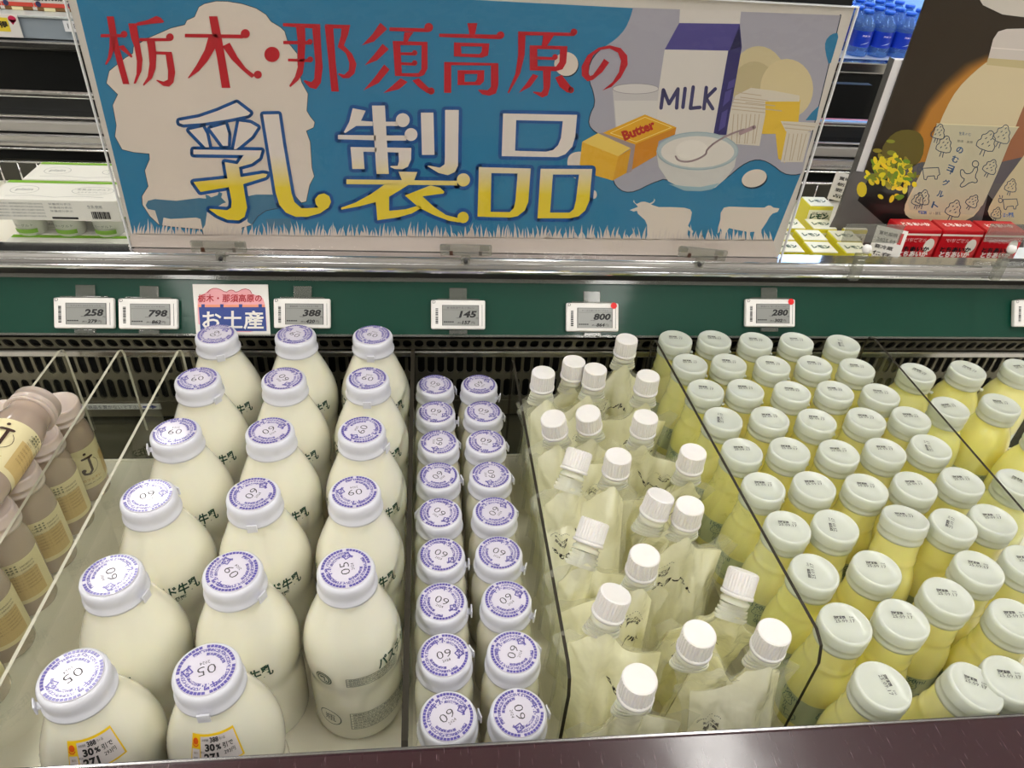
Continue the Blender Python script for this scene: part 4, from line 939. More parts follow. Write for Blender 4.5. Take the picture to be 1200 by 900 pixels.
T(C_, [[(220,125),(275,125),(262,185),(232,185)], [(68,182),(400,188),(400,212),(68,200)], [(95,335),(388,342),(388,460),(375,505),(340,518),(300,510),(278,488),(282,484),(330,488),(348,470),(348,355),(133,352),(133,502),(95,502)],
 [(495,170),(800,178),(800,195),(495,190)], [(495,170),(535,190),(530,300),(505,400),(445,505),(438,500),(480,400),(495,300)], [(632,190),(690,190),(650,250),(622,250)], [(595,305),(700,310),(700,325),(595,322)], [(630,380),(672,382),(668,470),(655,515),(625,528),(575,500),(578,495),(620,500),(632,480)], [(575,400),(605,410),(560,470),(498,502),(540,450)], [(695,420),(730,405),(790,480),(790,500),(760,500),(720,470)],
 [(950,490),(1000,470),(1050,420),(1088,350),(1085,300),(1050,260),(990,245),(930,258),(870,300),(838,360),(840,410),(870,440),(900,432),(950,390),(988,338),(960,318),(940,350),(900,405),(885,412),(875,395),(880,350),(900,300),(940,270),(990,262),(1035,285),(1052,330),(1040,390),(1005,445)]],
 [(400,182+8,20), (797,173,18), (695,308,15), (780,487,17)],
 [([(148,230),(340,235),(332,300),(300,312),(148,305)], [(185,250),(300,252),(298,280),(285,293),(188,290)]), ([(168,380),(312,380),(310,440),(290,460),(168,460)], [(205,400),(275,400),(272,430),(262,443),(205,443)]), ([(558,245),(762,250),(755,340),(735,375),(700,385),(558,380)], [(598,265),(722,268),(718,335),(700,360),(600,358)])])
red.build('red_title_lettering', sign)
# large two-tone title with blue outline
gm = mat('title_white_to_yellow_print', (230, 220, 210), .4); nt = gm.node_tree; b = nt.nodes['Principled BSDF']
tc = nt.nodes.new('ShaderNodeTexCoord'); sp = nt.nodes.new('ShaderNodeSeparateXYZ'); mr = nt.nodes.new('ShaderNodeMapRange'); cr = nt.nodes.new('ShaderNodeValToRGB')
z1 = at_y(500, 186, YS).z-so.z; z2 = at_y(500, 224, YS).z-so.z
mr.inputs[1].default_value = z2; mr.inputs[2].default_value = z1
cr.color_ramp.elements[0].color = lin((232, 206, 50)); cr.color_ramp.elements[1].color = lin((226, 214, 206))
nt.links.new(tc.outputs['Object'], sp.inputs[0]); nt.links.new(sp.outputs[2], mr.inputs[0]); nt.links.new(mr.outputs[0], cr.inputs[0]); nt.links.new(cr.outputs[0], b.inputs['Base Color'])
BLU = F((26, 84, 150), .4); big = MB(); outl = MB()
def U(tf, polys, balls=(), holes=(), w=8.4):
    for p in polys: q = tf(p); A(q, gm, 22, big); RB(q, w, BLU, 21, True, outl)
    for (x, y, r) in balls: c = tf([(x, y)])[0]; rr = tf([(x+r, y)])[0][0]-c[0]; A(disc2d(c[0], c[1], rr), gm, 22, big); A(disc2d(c[0], c[1], rr+w/2), BLU, 21, outl)
    for o, h in holes:
        big.poly([tf(o), tf(h)], gm, SG(22)); RB(tf(o), w, BLU, 21, True, outl); RB(tf(h), w*.8, BLU, 21, True, outl)
D_ = crop(200, 110, 6); E_ = crop(380, 110, 5.455); F_ = crop(540, 120, 6)
U(D_, [[(60,190),(200,165),(330,120),(465,62),(560,135),(545,150),(400,180),(230,205),(90,215),(62,205)], [(130,255),(225,235),(250,280),(270,375),(245,375)], [(278,245),(385,215),(405,280),(402,365),(368,365)], [(482,195),(560,205),(612,235),(570,300),(460,390),(445,388)],
 [(160,392),(640,398),(625,450),(570,490),(480,515),(490,580),(495,585),(650,560),(680,565),(670,585),(510,635),(520,700),(538,800),(520,865),(480,890),(400,885),(330,855),(270,812),(280,808),(400,818),(425,800),(430,760),(410,655),(210,690),(160,620),(400,595),(385,510),(380,480),(470,495),(515,430),(160,425)],
 [(650,145),(760,143),(790,350),(850,700),(870,760),(920,805),(1040,800),(1020,775),(1015,740),(1040,710),(1080,700),(1115,720),(1128,760),(1110,800),(1050,840),(960,865),(880,865),(810,835),(765,780),(740,700),(700,450)]], w=7.6)
U(E_, [[(182,92),(265,108),(235,172),(310,178),(310,205),(205,205),(135,250),(125,245),(160,180)], [(380,178),(470,178),(470,205),(380,205)], [(305,75),(388,75),(400,300),(413,512),(335,512),(320,300)], [(88,262),(330,266),(330,297),(88,290)], [(390,266),(525,266),(525,299),(390,298)],
 [(168,340),(335,343),(335,372),(250,370),(258,480),(180,480)], [(395,343),(557,346),(555,420),(535,465),(500,482),(450,480),(422,468),(425,462),(470,460),(478,430),(475,375),(395,372)], [(618,120),(698,120),(705,390),(625,390)], [(773,103),(860,103),(855,460),(835,500),(790,520),(730,505),(660,462),(665,458),(740,472),(770,450),(772,400)],
 [(142,547),(850,556),(850,585),(142,577)], [(475,497),(595,500),(572,560),(500,560)], [(400,570),(545,578),(415,658),(415,748),(520,738),(600,715),(625,728),(560,765),(470,790),(340,808),(330,692),(220,720),(110,740),(108,728),(200,695),(300,640)],
 [(515,650),(680,585),(740,600),(768,625),(762,637),(628,655),(700,722),(780,775),(860,795),(865,822),(800,812),(700,775),(610,730)]], [(502,168,44), (555,260,41), (890,550,42), (888,790,36)])
U(F_, [], holes=[([(298,78),(818,88),(805,240),(785,310),(735,365),(680,385),(288,378)], [(390,125),(718,132),(705,250),(685,300),(650,335),(600,347),(382,340)]), ([(128,455),(492,465),(475,700),(450,760),(400,800),(350,810),(118,803)], [(215,497),(400,500),(385,690),(375,740),(345,772),(210,770)]), ([(562,467),(925,468),(905,690),(875,760),(830,800),(770,815),(540,815)], [(648,507),(832,507),(810,690),(795,750),(765,775),(628,775)])])
outl.build('blue_letter_outline', sign); big.build('yellow_white_title_lettering', sign)
sleeve = clear('vinyl_sleeve', (250, 250, 250), .04, .0, 1.4, (38, .35, .004))
mb = MB(); mb.box((SX0-.003-so.x, -.0035, SZ0-so.z), (SX1+.003-so.x, -.0030, SZ1+.002-so.z), sleeve); mb.build('clear_vinyl_sleeve', sign)
mb = MB()
for a, b_ in (((SX0-.003, SZ1+.0002), (SX1+.003, SZ1+.0016)), ((SX1+.0015, SZ0), (SX1+.0028, SZ1)), ((SX0-.0025, SZ0), (SX0-.0015, SZ1))): mb.box((a[0]-so.x, -.0045, a[1]-so.z), (b_[0]-so.x, .0, b_[1]-so.z), F((226, 226, 230), .15, .8))
mb.build('sleeve_edge', sign)
for i, (px, py, yaw, w) in enumerate(((257, 292, 0, 'left'), (546, 296, 0, 'middle'), (823, 300, -.09, 'right'))):
    p = at_y(px, py, .862); r_ = empty('sign_clip', (p.x, .862, p.z+.004)); r_.rotation_euler.y = yaw*-1
    mb = MB(); mb.rbox((-.033, -.003, -.008), (.033, .003, .007), M['clip'], .002); mb.rbox((-.033, .0025, -.003), (-.020, .0055, .004), M['clip'], .001); mb.rbox((.018, .0025, -.003), (.030, .0055, .004), M['clip'], .001); mb.build('jaw', r_)
    mb = MB(); mb.rbox((-.006, -.002, -.022), (.006, .003, -.0085), M['clip'], .0015); mb.tube([(0, -.0035, -.016), (0, .004, -.016)], .0026, F((40, 38, 40)), 10); mb.build('stem', r_)
    mb = MB(); mb.box((-.021, -.0035, -.0065), (-.0165, -.0032, -.0005), F((70, 40, 26))); mb.box((.0165, -.0035, -.0065), (.0205, -.0032, -.0005), F((90, 84, 80))); mb.build('slot', r_)
    tag(r_, 'clear plastic sign clip on the chrome rail, %s of the three under the sign' % ('leftmost' if i == 0 else 'middle one' if i == 1 else 'rightmost'), 'clip', 'clips holding the large sign')
for i, px in enumerate((1003, 1170)):
    p = at_y(px, 310, .852); r_ = empty('rail_clamp', (p.x, .847, p.z))
    mb = MB(); mb.rbox((-.007, -.004, -.021), (.007, .005, .012), M['clip'], .002); mb.rbox((-.009, -.004, .012), (.009, .004, .019), M['clip'], .002); mb.rbox((-.012, -.006, -.002), (-.004, .004, .004), M['clip'], .001); mb.build('body', r_)
    mb = MB(); mb.lathe([(.001, .020), (.004, .0205), (.0058, .024), (.0058, .027), (.004, .0305), (.001, .031)], F((236, 232, 232), .3), 20, c=(.004, 0)); mb.build('round_knob', r_)['label'] = 'white round knob'
    tag(r_, ('clear plastic clamp on the chrome rail in front of the lemon cartons' if i == 0 else 'clear plastic clamp on the chrome rail in front of the red cartons'), 'clamp')
# clear lens holders in front of the poster
for i, (a, b_) in enumerate(((993, 1062), (1162, 1235))):
    p = at_y(a, 262, .915); q = at_y(b_, 262, .915); z = p.z
    mb = MB(); mb.rbox((p.x, .914, z-.028), (q.x, .916, z), M['clip'], .0008); o = mb.build('clear_card_holder')
    tag(o, 'clear plastic card holder standing before the poster, ' + ('left one beside the lemon cartons' if i == 0 else 'right one over the red cartons'), 'card holder')

# ------------------------------------------------------------------ poster
YP_ = 1.012
poster = tag(empty('yogurt_poster', (.85, YP_, .9355)), 'tall photo poster of a drinking yogurt bottle beside yellow flowers', 'poster'); po = Vector(poster.location)
def PG(l): return lambda x, y: tuple(Vector(at_y(x, y, YP_-.0001-l*.00005))-po)
pr = MB()
def Q(pts, rgb, l): pr.poly([pts], F(rgb, .35, .3), PG(l))
def QR(pts, w, rgb, l, closed=False):
    v, f = ribbon2d(pts, w, closed); g = PG(l); pr.add([g(x, y) for x, y in v], f, F(rgb, .35, .3))
TL = (1098, -30); BLc = (987, 271)
mb = MB(); P0 = Vector(at_y(TL[0], TL[1], YP_))-po; P1 = Vector(at_y(BLc[0], BLc[1], YP_))-po
X0 = (P0.x+P1.x)/2; Z0 = P1.z; Z1 = P0.z+.02
mb.box((X0, 0, Z0), (X0+.62, .003, Z1), F((44, 32, 20), .35, .3)); mb.build('print_sheet', poster)
wb = Vector(at_y(1062, 70, YP_+.004))-po
mb = MB(); mb.rbox((X0-.013, .0035, Z0-.004), (X0+.5, .012, wb.z), F((226, 222, 224)), .001); mb.box((X0-.0155, .0, Z0-.004), (X0-.0140, .012, wb.z+.001), F((90, 88, 86), .2)); mb.build('foam_board', poster)
L_ = crop(980, 120, 5.4545); K_ = crop(980, 0, 5.4545)
for k in range(9):      # soft orange glow on the printed backdrop, printed as bands
    t = k/8; c = tuple(int(a*(1-t)+b*t) for a, b in zip((58, 40, 20), (176, 118, 42)))
    o = 1-t
    Q([(1158, 72-o*10), (1140-o*10, 82-o*8), (1112-o*8, 105-o*8), (1092-o*8, 128-o*6), (1078-o*8, 155-o*6), (1066-o*8, 178), (1045-o*12, 190), (1042-o*16, 214), (1100, 214), (1120, 150), (1158, 90)], c, 1+k*.5)
Q([(1000, 200), (1040, 205), (1080, 190), (1200, 192), (1200, 290), (960, 290), (985, 240)], (96, 92, 92), 6)
Q([(1150, 120), (1215, 100), (1215, 192), (1130, 192)], (150, 96, 66), 6); Q([(1148, 196), (1215, 180), (1215, 215), (1150, 215)], (92, 86, 92), 7)
Q([(1020, 205), (1066, 205), (1062, 250), (1100, 262), (1150, 262), (1158, 228), (1190, 262), (1180, 268), (1040, 266), (1005, 235)], (22, 20, 20), 7)
Q(smooth_loop([(1052, 150), (1085, 155), (1080, 196), (1040, 200), (1030, 175)], 2), (98, 86, 32), 6)
fr = random.Random(11)
for k in range(150):
    x, y = fr.gauss(1040, 19), fr.gauss(202, 13)
    if x < 992+(268-y)*.38 or x > 1080: continue
    a = fr.uniform(0, 3); yel = fr.random() < .55
    Q(disc2d(x, y, fr.uniform(3, 6), fr.uniform(1.8, 3.2), 10, a), (fr.randint(220, 240), fr.randint(196, 214), 40) if yel else (fr.randint(110, 150), fr.randint(124, 150), 40), 8+k*.05)
Q(disc2d(1010, 222, 6, 9, 12), (214, 190, 40), 12)
BT = [(1160, 70), (1142, 84), (1122, 104), (1108, 128), (1096, 158), (1082, 198), (1066, 228), (1059, 244), (1062, 254), (1078, 260), (1110, 263), (1138, 257), (1150, 243), (1168, 205), (1184, 165), (1198, 128), (1215, 90), (1215, 60)]
Q(smooth_loop(BT, 1), (206, 190, 156), 13)
Q([(1098, 145), (1194, 149), (1184, 165), (1168, 205), (1152, 240), (1140, 252), (1066, 246), (1064, 238), (1082, 198)], (190, 182, 156), 14); QR([(1098, 145), (1194, 149)], 1, (220, 210, 170), 15)
Q([(1157, 73), (1164, 46), (1170, 37), (1180, 34), (1215, 33), (1215, 78)], (200, 190, 184), 15); Q([(1158, 68), (1215, 72), (1215, 82), (1156, 76)], (188, 172, 130), 16); QR([(1162, 56), (1215, 60)], 1, (224, 214, 208), 16)
Q([(1140, -14), (1152, 6), (1175, 17), (1215, 22), (1215, -30), (1140, -30)], (196, 188, 180), 14)
Q(smooth_loop([(1215, 160), (1196, 188), (1176, 214), (1160, 240), (1157, 250), (1166, 260), (1190, 264), (1215, 262)], 1), (198, 184, 150), 16)
BLU2 = (66, 98, 136)
for i, ch in enumerate('のむヨ|グルト'):
    cx_, cy_ = L_([(790-i*29, 305+i*59)])[0] if i < 3 else L_([(735-(i-3)*34, 440+(i-3)*73)])[0]
    ptext(pr, ch, F(BLU2, .35, .3), cx_, cy_, 8 if ch != '|' else 1.2, 8, PG(17), .03, rot=.35)
def PD(lines, w=.95):
    for pts, cl in lines: QR(pts, w, (72, 84, 104), 17, cl)
fl = lambda lines: [([(x, 2*cy0-y) for x, y in p], c) for p, c in lines]
for (cx0, cy0, s, r) in ((1107, 170, 9, -.3), (1157, 166, 11, -.4), (1175, 158, 10, -.4), (1161, 196, 8, -.5), (1082, 232, 8, -.3), (1076, 234, 7, -.3), (1118, 245, 9, -.4), (1140, 236, 7, -.6), (1100, 155, 8, -.3), (1185, 218, 7, -.3), (1168, 250, 6, -.3)): PD(fl(doodle_tree(cx0, cy0, s, r)))
for (cx0, cy0, s) in ((1091, 202, 8), (1184, 238, 7)): PD(fl(doodle_cow(cx0, cy0, s)))
cx0, cy0 = 1136, 203; PD(fl(doodle_person(cx0, cy0, 9)), 1.0)
ptext(pr, '生乳のむ', F(BLU2, .35, .3), 1131, 157, 14, 4, PG(17), .0, rot=.1, res=1); ptext(pr, '那須・高原', F((90, 90, 90), .35, .3), 1131, 166, 18, 3, PG(17), .0, rot=.1, res=1)
ptext(pr, '種類別', F((70, 110, 180), .35, .3), 1081, 249, 10, 4, PG(17), .05, rot=.05, res=1); ptext(pr, 'はっ酵乳', F((90, 100, 120), .35, .3), 1096, 250, 14, 3.5, PG(17), .0, rot=.05, res=1); ptext(pr, 'はっ酵乳', F((70, 110, 180), .35, .3), 1182, 252, 13, 6, PG(17), .03, res=1)
pr.build('printed_picture', poster)

# ------------------------------------------------------------------ goods on the rear deck
def cup_mesh():
    mb = MB(); mb.lathe([(.0170, 0), (.0178, .001), (.0205, .0262), (.0222, .0268), (.0222, .0288), (.0205, .0292)], F((226, 226, 218), .3, .3), 28)
    f = lambda s, t: ((.0192+(t+.013)*.105+.0004)*math.sin(s/.019), -(.0192+(t+.013)*.105+.0004)*math.cos(s/.019), .014+t)
    v, fc = slice_flat([(-.014, -.009), (.014, -.009), (.014, -.003), (-.014, -.003)], [(0, 1, 2, 3)], .003); mb.add([f(*p) for p in v], fc, F((122, 166, 60)))
    put = text2d('ヨーグルト', .0045, res=1); mb.add([f(x, y+.003) for x, y in put[0]], put[1], F((110, 120, 110)))
    return mb
yp0 = empty('yogurt_multipack')
for i in range(3):
    for j in range(1):
        c = cup_mesh().build('cup', yp0) if i == 0 else copy_tree(cu, yp0)
        cu = c if i == 0 else cu; c.location = (-.052+i*.05, 0, 0)
mb = MB(); w, d, z0, z1 = .0785, .0315, .0295, .0585; WH = F((222, 220, 212), .4); GN = F((120, 172, 40)); GT = F((112, 116, 118))
mb.rbox((-w, -d, z0), (w, d, z1), WH, .001)
tp = lambda x, y: (x, y, z1+.0004); fr_ = lambda x, z: (x, -d-.0004, z)
for y0_, y1_ in ((.0215, .0305),): mb.poly([[(-w+.002, y0_), (w-.002, y0_+.0015), (w-.002, y1_), (-w+.002, y1_-.001)]], GN, tp)
put_text(mb, '生乳ヨーグルト', GT, tp, .04, .003, width=.042); put_text(mb, 'なめらかプレーン', GT, tp, .04, -.006, width=.036, res=1)
for cx_ in (-.045, .04): v, f = ribbon2d(disc2d(cx_, -.001, .026 if cx_ > 0 else .017, .013), .0005, True); mb.add([tp(x, y) for x, y in v], f, GT)
put_text(mb, 'plain', GT, tp, -.045, -.001, width=.02); v, f = ribbon2d([(-.06, -.022), (-.03, -.019), (0, -.024), (.03, -.019), (.06, -.022)], .0006); mb.add([tp(x, y) for x, y in v], f, GT)
for r_i in range(5): put_text(mb, '種類別名称はっ酵乳無脂乳固形分乳脂肪分原材料名', GT, fr_, -.042, .053-r_i*.0043, width=.058, height=.0024, res=1)
for r_i in range(3): put_text(mb, '栄養成分表示', GT, fr_, .008, .053-r_i*.0048, width=.028, height=.003, res=1)
mb.box((-.006, -d-.0006, .0325), (.026, -d-.0003, .0352), M['ink'])
for k in range(12): mb.box((.044+k*.0019, -d-.0006, .0335), (.044+k*.0019+.0008+(k % 3)*.0003, -d-.0003, .0435), M['ink'])
put_text(mb, '生乳使用', GT, fr_, .05, .050, width=.018, res=1)
mb.build('printed_sleeve', yp0)
for i, (x, y, z, lb) in enumerate(((-.4855, .985, .925, 'on top in front'), (-.4700, 1.0525, .925, 'on top behind the front pack'), (-.4815, .9425, .8655, 'half hidden at the bottom front'), (-.4815, 1.0075, .8655, 'in the bottom layer under the top packs'), (-.475, 1.0725, .8655, 'in the bottom layer at the back'))):
    o = yp0 if i == 0 else copy_tree(yp0); o.location = (x, y, z if i > 1 else .9246); tag(o, 'white and green yogurt cup pack '+lb, 'yogurt pack', 'yogurt packs on the rear deck')
def carton(name, w, d, h, side, topc, word, wc, sub=None, ttop=None):
    r_ = empty(name); mb = MB(); mb.rbox((-w, -d, 0), (w, d, h), F(side, .35), .0012); mb.rbox((-w+.001, -d+.0002, h), (w-.001, d-.0002, h+.0012), F(topc, .35), .0005); mb.build('box', r_)
    mb = MB(); f1 = lambda x, z: (x, -d-.0004, z); t1 = lambda x, y: (x, y, h+.0016)
    put_text(mb, word, F(wc), f1, 0, h*.60, width=w*1.5, bold=.06); put_text(mb, ttop or word, F(wc), t1, 0, 0, width=w*1.4, height=d*.6, bold=.05)
    if sub: put_text(mb, sub, F((60, 70, 40) if name[0] == 'l' else (240, 200, 200)), f1, 0, h*.84, width=w*1.3, res=1)
    return r_, mb
l0, mb = carton('lemon_milk_carton', .0198, .0175, .0745, (232, 222, 60), (238, 236, 214), 'レモン', (24, 74, 40), '関東・栃木'); f1 = lambda x, z: (x, -.0179, z)
mb.poly([[(-.019, .052), (.019, .052), (.019, .0685), (-.019, .0685)]], F((236, 234, 210)), lambda x, z: (x, -.01775, z)); put_text(mb, 'レモン', F((24, 74, 40)), lambda x, z: (x, -.0181, z), 0, .058, width=.03, height=.009, bold=.06)
mb.build('printed_face', l0)
spots = [((922, 293), .9435), ((961, 293), .9435), ((1000, 293), .9435), ((912, 275), .9835), ((951, 275), .9835), ((990, 276), .9835), ((925, 262), 1.0235), ((962, 262), 1.0235), ((998, 262), 1.0235), ((955, 246), 1.0635)]
lname = ['front row by the sign', 'front row, in the middle', 'front row, nearest the rail clamp', 'second row by the sign', 'second row, in the middle', 'second row, right end', 'third row, partly behind the sign', 'third row, in the middle', 'third row, right end', 'standing highest at the back']
for i, ((px, py), y) in enumerate(spots):
    o = l0 if i == 0 else copy_tree(l0); p = at_y(px, py, y); o.location = (p.x if i < 3 else p.x, y, .8655 if i < 9 else .8855); tag(o, 'small yellow and white lemon drink carton, '+lname[i], 'drink carton', 'lemon drink cartons')
bx_ = MB(); bx_.rbox((at_y(935, 246, 1.0635).x, 1.045, .8653), (at_y(975, 246, 1.0635).x, 1.082, .8850), F((210, 204, 190)), .001); tag(bx_.build('cardboard_block'), 'low pale block under the highest lemon carton', 'block')
r0, mb = carton('strawberry_milk_carton', .0325, .019, .0955, (196, 22, 34), (206, 40, 46), 'とちあいか', (250, 236, 232), 'いちごミルク'); f1 = lambda x, z: (x, -.0196, z)
mb.poly([smooth_loop([(.004, .052), (.03, .05), (.0315, .085), (.022, .092), (.012, .076)], 1)], F((220, 70, 70)), lambda x, z: (x, -.0192, z)); mb.poly([disc2d(.02, .072, .008, .011)], F((240, 236, 226)), f1)
put_text(mb, 'とちあいか', M['ink'], lambda x, z: (x, -.0199, z), -.002, .066, width=.05, height=.008, bold=.05); put_text(mb, 'なめらかミルクプリン', F((240, 200, 200)), lambda x, z: (x, -.0199, z), -.008, .082, width=.032, height=.003, res=1)
mb.box((-.0323, -.0194, .0875), (.0323, -.0191, .0905), F((236, 222, 210))); mb.build('printed_face', r0)
for i, x in enumerate((.7235, .7915, .8595)):
    o = r0 if i == 0 else copy_tree(r0); o.location = (x, .982, .8655); tag(o, 'red strawberry drink carton, ' + ('leftmost under the poster', 'middle one under the poster', 'rightmost at the photo edge')[i], 'drink carton', 'red strawberry cartons')
def card(name, px, py, y, w, h, yaw, lean, txt, lb):
    p = at_y(px, py, y); o = empty(name, (p.x, y, p.z)); o.rotation_euler = (lean, 0, yaw); mb = MB(); mb.box((-w, 0, -h), (w, .0012, h), M['white']); mb.build('paper', o); mb = MB(); fn = lambda x, z: (x, -.0003, z)
    for k, t in enumerate(txt): put_text(mb, t, F((60, 56, 56)), fn, -w*.15, h*(.6-.42*k), width=w*1.2, height=h*.26, res=1, bold=.02)
    mb.poly([[(w*.55, h*.1), (w*.8, h*.1), (w*.8, h*.8), (w*.55, h*.8)]], F((190, 60, 60)), fn); mb.build('printed_face', o); tag(o, lb, 'card')
card('notice_card', 1040, 286, .935, .021, .023, -.5, -.3, ['賞味期限', '2025.09', '要冷蔵', '保存'], 'white printed card leaning beside the leftmost red carton')
card('notice_card', 997, 222, 1.10, .03, .022, -.6, -.2, ['賞味期限', '栃木産', '要冷蔵', '品名'], 'white printed card slanting behind the lemon cartons')

# ------------------------------------------------------------------ far shelves
shelf = tag(empty('rear_shelf_unit', (0, 1.62, 0)), 'dark wall shelving with metal shelf edges behind the sign', 'shelf unit'); oy = 1.62
BK = F((6, 8, 8), .5)
mb = MB(); mb.box((-2.4, 0, .02), (.96, .02, 1.0), BK); mb.box((.96, .26, .02), (2.4, .28, .96), BK); mb.box((.5, .27, .02), (1.0, .29, 2.2), BK); mb.build('dark_panel', shelf)
zt = at_y(40, 19, 1.6).z; zb = at_y(40, 52, 1.6).z
mb = MB(); mb.rbox((-2.4, -.03, zb+.012), (.5, .0, zt), F((150, 160, 170), .25, .5), .003); mb.rbox((-2.4, -.035, zt), (.5, .5, zt+.004), F((190, 196, 196), .3), .001); mb.rbox((-2.4, -.04, zb-.005), (.5, .0, zb+.011), M['steel'], .004); mb.build('upper_shelf_edge', shelf)
mb = MB(); mb.box((-2.4, .5, zt), (.5, .52, 2.2), F((24, 24, 24))); mb.build('back_panel', shelf)
zw = at_y(1020, 72, 1.88).z
mb = MB(); mb.rbox((.985, .25, zw-.028), (2.4, .29, zw-.001), M['chrome'], .004); mb.box((.99, .29, zw-.02), (2.4, .75, zw-.001), F((200, 206, 214), .3)); mb.box((.99, .76, zw-.02), (2.4, .78, 2.0), F((150, 190, 230), .5)); mb.build('lower_shelf_edge', shelf)
mb = MB(); mb.box((1.0, .34, zw+.46), (2.3, .37, zw+.48), mat('shelf_lamp', (200, 225, 255), .5, emit=((190, 215, 255), 30))); mb.build('shelf_lamp', shelf)
mb = MB()
for (py, h, c) in ((147, .012, (176, 70, 78)), (158, .010, (60, 48, 50)), (168, .007, (150, 148, 150)), (181, .010, (74, 80, 88)), (203, .010, (190, 56, 66))):
    a = at_y(1000, py, 1.35); mb.box((.55, 1.35-oy, a.z-h/2), (1.4, 1.37-oy, a.z+h/2), F(c, .3, .3))
mb.build('coloured_shelf_strip', shelf)
# juice cartons
j0 = empty('white_drink_carton'); mb = MB(); w = .029
mb.rbox((-w, -.025, .0), (w, .025, .15), F((212, 206, 200), .35), .002); mb.rbox((-w+.004, -.0255, .0), (w-.004, .0255, .007), F((120, 84, 44)), .001); mb.build('box', j0)
mb = MB(); f1 = lambda x, z: (x, -.0262, z); mb.poly([[(-w+.001, .007), (w-.001, .007), (w-.001, .014), (-w+.001, .014)]], F((200, 70, 56)), f1); mb.poly([disc2d(-.02, .012, .005)], F((50, 50, 90)), lambda x, z: (x, -.0265, z)); mb.poly([[(-.012, .0), (.008, .0), (.008, .006), (-.012, .006)]], F((226, 214, 170)), lambda x, z: (x, -.0266, z))
put_text(mb, '生乳100%', M['ink'], f1, .0, .0235, width=.052, height=.012, bold=.03, shear=.2); mb.build('printed_face', j0)
for i, px in enumerate((-10, 27, 64, 101)):
    o = j0 if i == 0 else copy_tree(j0); p = at_y(px, 10, 1.64); o.location = (p.x, 1.65, zt+.0045); tag(o, 'white drink carton on the far shelf, '+('cut by the left photo edge', 'left of the two whole ones', 'right of the two whole ones beside the sign', 'mostly behind the sign')[i], 'drink carton', 'cartons on the upper far shelf')
for i, px in enumerate((8, 45, 83)):
    p = at_y(px, 10, 1.66); mb = MB(); mb.lathe([(.011, 0), (.0125, .002), (.0125, .07), (.006, .09), (.005, .115), (.0065, .117), (.0065, .125)], F((88, 66, 40), .2, .6), 20); o = mb.build('brown_bottle'); o.location = (p.x, 1.652, zt+.0045); tag(o, 'small dark brown bottle between white cartons, '+('leftmost', 'middle', 'rightmost')[i]+' of three', 'bottle', 'brown bottles between the cartons')
p = at_y(2, 29, 1.58); mb = MB(); mb.box((p.x-.035, 1.583, p.z-.022), (p.x+.03, 1.5845, p.z+.018), F((232, 226, 222))); fn = lambda x, z: (x, 1.5825, z)
mb.poly([[(p.x-.034, p.z-.012), (p.x+.012, p.z-.012), (p.x+.012, p.z+.012), (p.x-.034, p.z+.012)]], F((232, 206, 60)), fn); mb.poly([disc2d(p.x+.02, p.z+.01, .007, .006), ], F((208, 40, 84)), fn); mb.poly([[(p.x+.013, p.z+.009), (p.x+.027, p.z+.009), (p.x+.019, p.z+.0)]], F((208, 40, 84)), fn)
put_text(mb, 'お得', M['ink'], lambda x, z: (x, 1.582, z), p.x-.005, p.z, width=.03, height=.012, bold=.03); tag(mb.build('offer_card'), 'yellow and white offer card with pink heart on the upper shelf edge', 'card')
p = at_y(82, 31, 1.58); mb = MB(); mb.box((p.x-.012, 1.583, p.z-.01), (p.x+.02, 1.5845, p.z+.009), F((236, 236, 240))); put_text(mb, '128', M['greyink'], lambda x, z: (x, 1.5825, z), p.x+.003, p.z, width=.016); tag(mb.build('shelf_price_card'), 'tiny white price card on the upper shelf edge beside the sign', 'card')
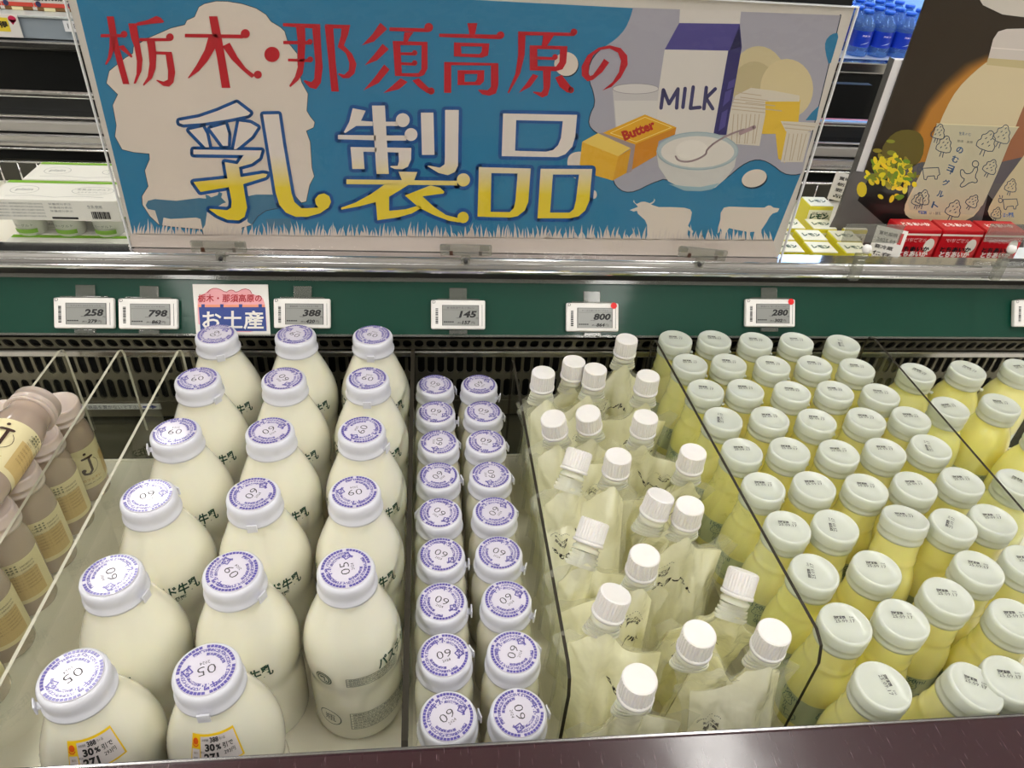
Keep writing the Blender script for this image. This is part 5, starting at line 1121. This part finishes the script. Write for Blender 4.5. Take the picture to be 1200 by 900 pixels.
# water bottles
wt0 = empty('water_bottle'); WB = clear('blue_water_bottle', (150, 196, 240), .05, .25, 1.4, None, (130, 180, 235))
mb = MB(); mb.lathe([(.022, 0), (.028, .002), (.029, .01), (.0275, .03), (.029, .04), (.029, .13), (.0285, .14), (.022, .16), (.012, .178), (.011, .185)], WB, 24); mb.build('bottle_body', wt0)
mb = MB(); mb.lathe([(.0295, .045), (.0295, .115)], F((24, 60, 190), .3, .5), 24, closed_top=False, closed_bot=False); fn = lambda s, t: (.0299*math.sin(s/.0299), -.0299*math.cos(s/.0299), .08+t)
v, f = slice_flat([(-.012, -.025), (.006, -.018), (.014, -.01), (.002, -.016)], [(0, 1, 2, 3)], .004); mb.add([fn(*p) for p in v], f, F((200, 220, 240))); vs, fs, _ = text2d('天然水', .008, bold=.03, res=1); mb.add([fn(x, y+.015) for x, y in vs], fs, F((220, 210, 240))); mb.build('wrap_label', wt0)
mb = MB(); mb.lathe([(.013, .186), (.0142, .187), (.0142, .200), (.0125, .202)], F((40, 100, 220), .3), 20); mb.build('cap', wt0)
xw = at_y(1012, 55, 1.94).x; k = 0
cn_ = ['left', 'second', 'third', 'fourth']
for r_ in range(5):
    for c_ in range(4):
        o = wt0 if k == 0 else copy_tree(wt0); k += 1; o.location = (xw-.012+c_*.056, 1.945+r_*.054, zw); o.scale = (.88, .88, .52)
        tag(o, 'blue labelled water bottle on the far lit shelf, row %s from the front, %s along' % (('one', 'two', 'three', 'four', 'five')[r_], cn_[c_]), 'water bottle', 'water bottles on the far lit shelf')

#END2
# ------------------------------------------------------------------ rendering settings
SC.view_settings.view_transform = 'Standard'; SC.view_settings.look = 'None'; SC.view_settings.gamma = 1; SC.view_settings.exposure = -.45
w = bpy.data.worlds.new('world'); SC.world = w; w.use_nodes = True; w.node_tree.nodes['Background'].inputs[0].default_value = (.9, .95, 1, 1); w.node_tree.nodes['Background'].inputs[1].default_value = .3
SC.cycles.max_bounces = 12; SC.cycles.diffuse_bounces = 8; SC.cycles.use_adaptive_sampling = True; SC.cycles.adaptive_threshold = .02; SC.cycles.transparent_max_bounces = 24; SC.cycles.use_denoising = True
#PART2
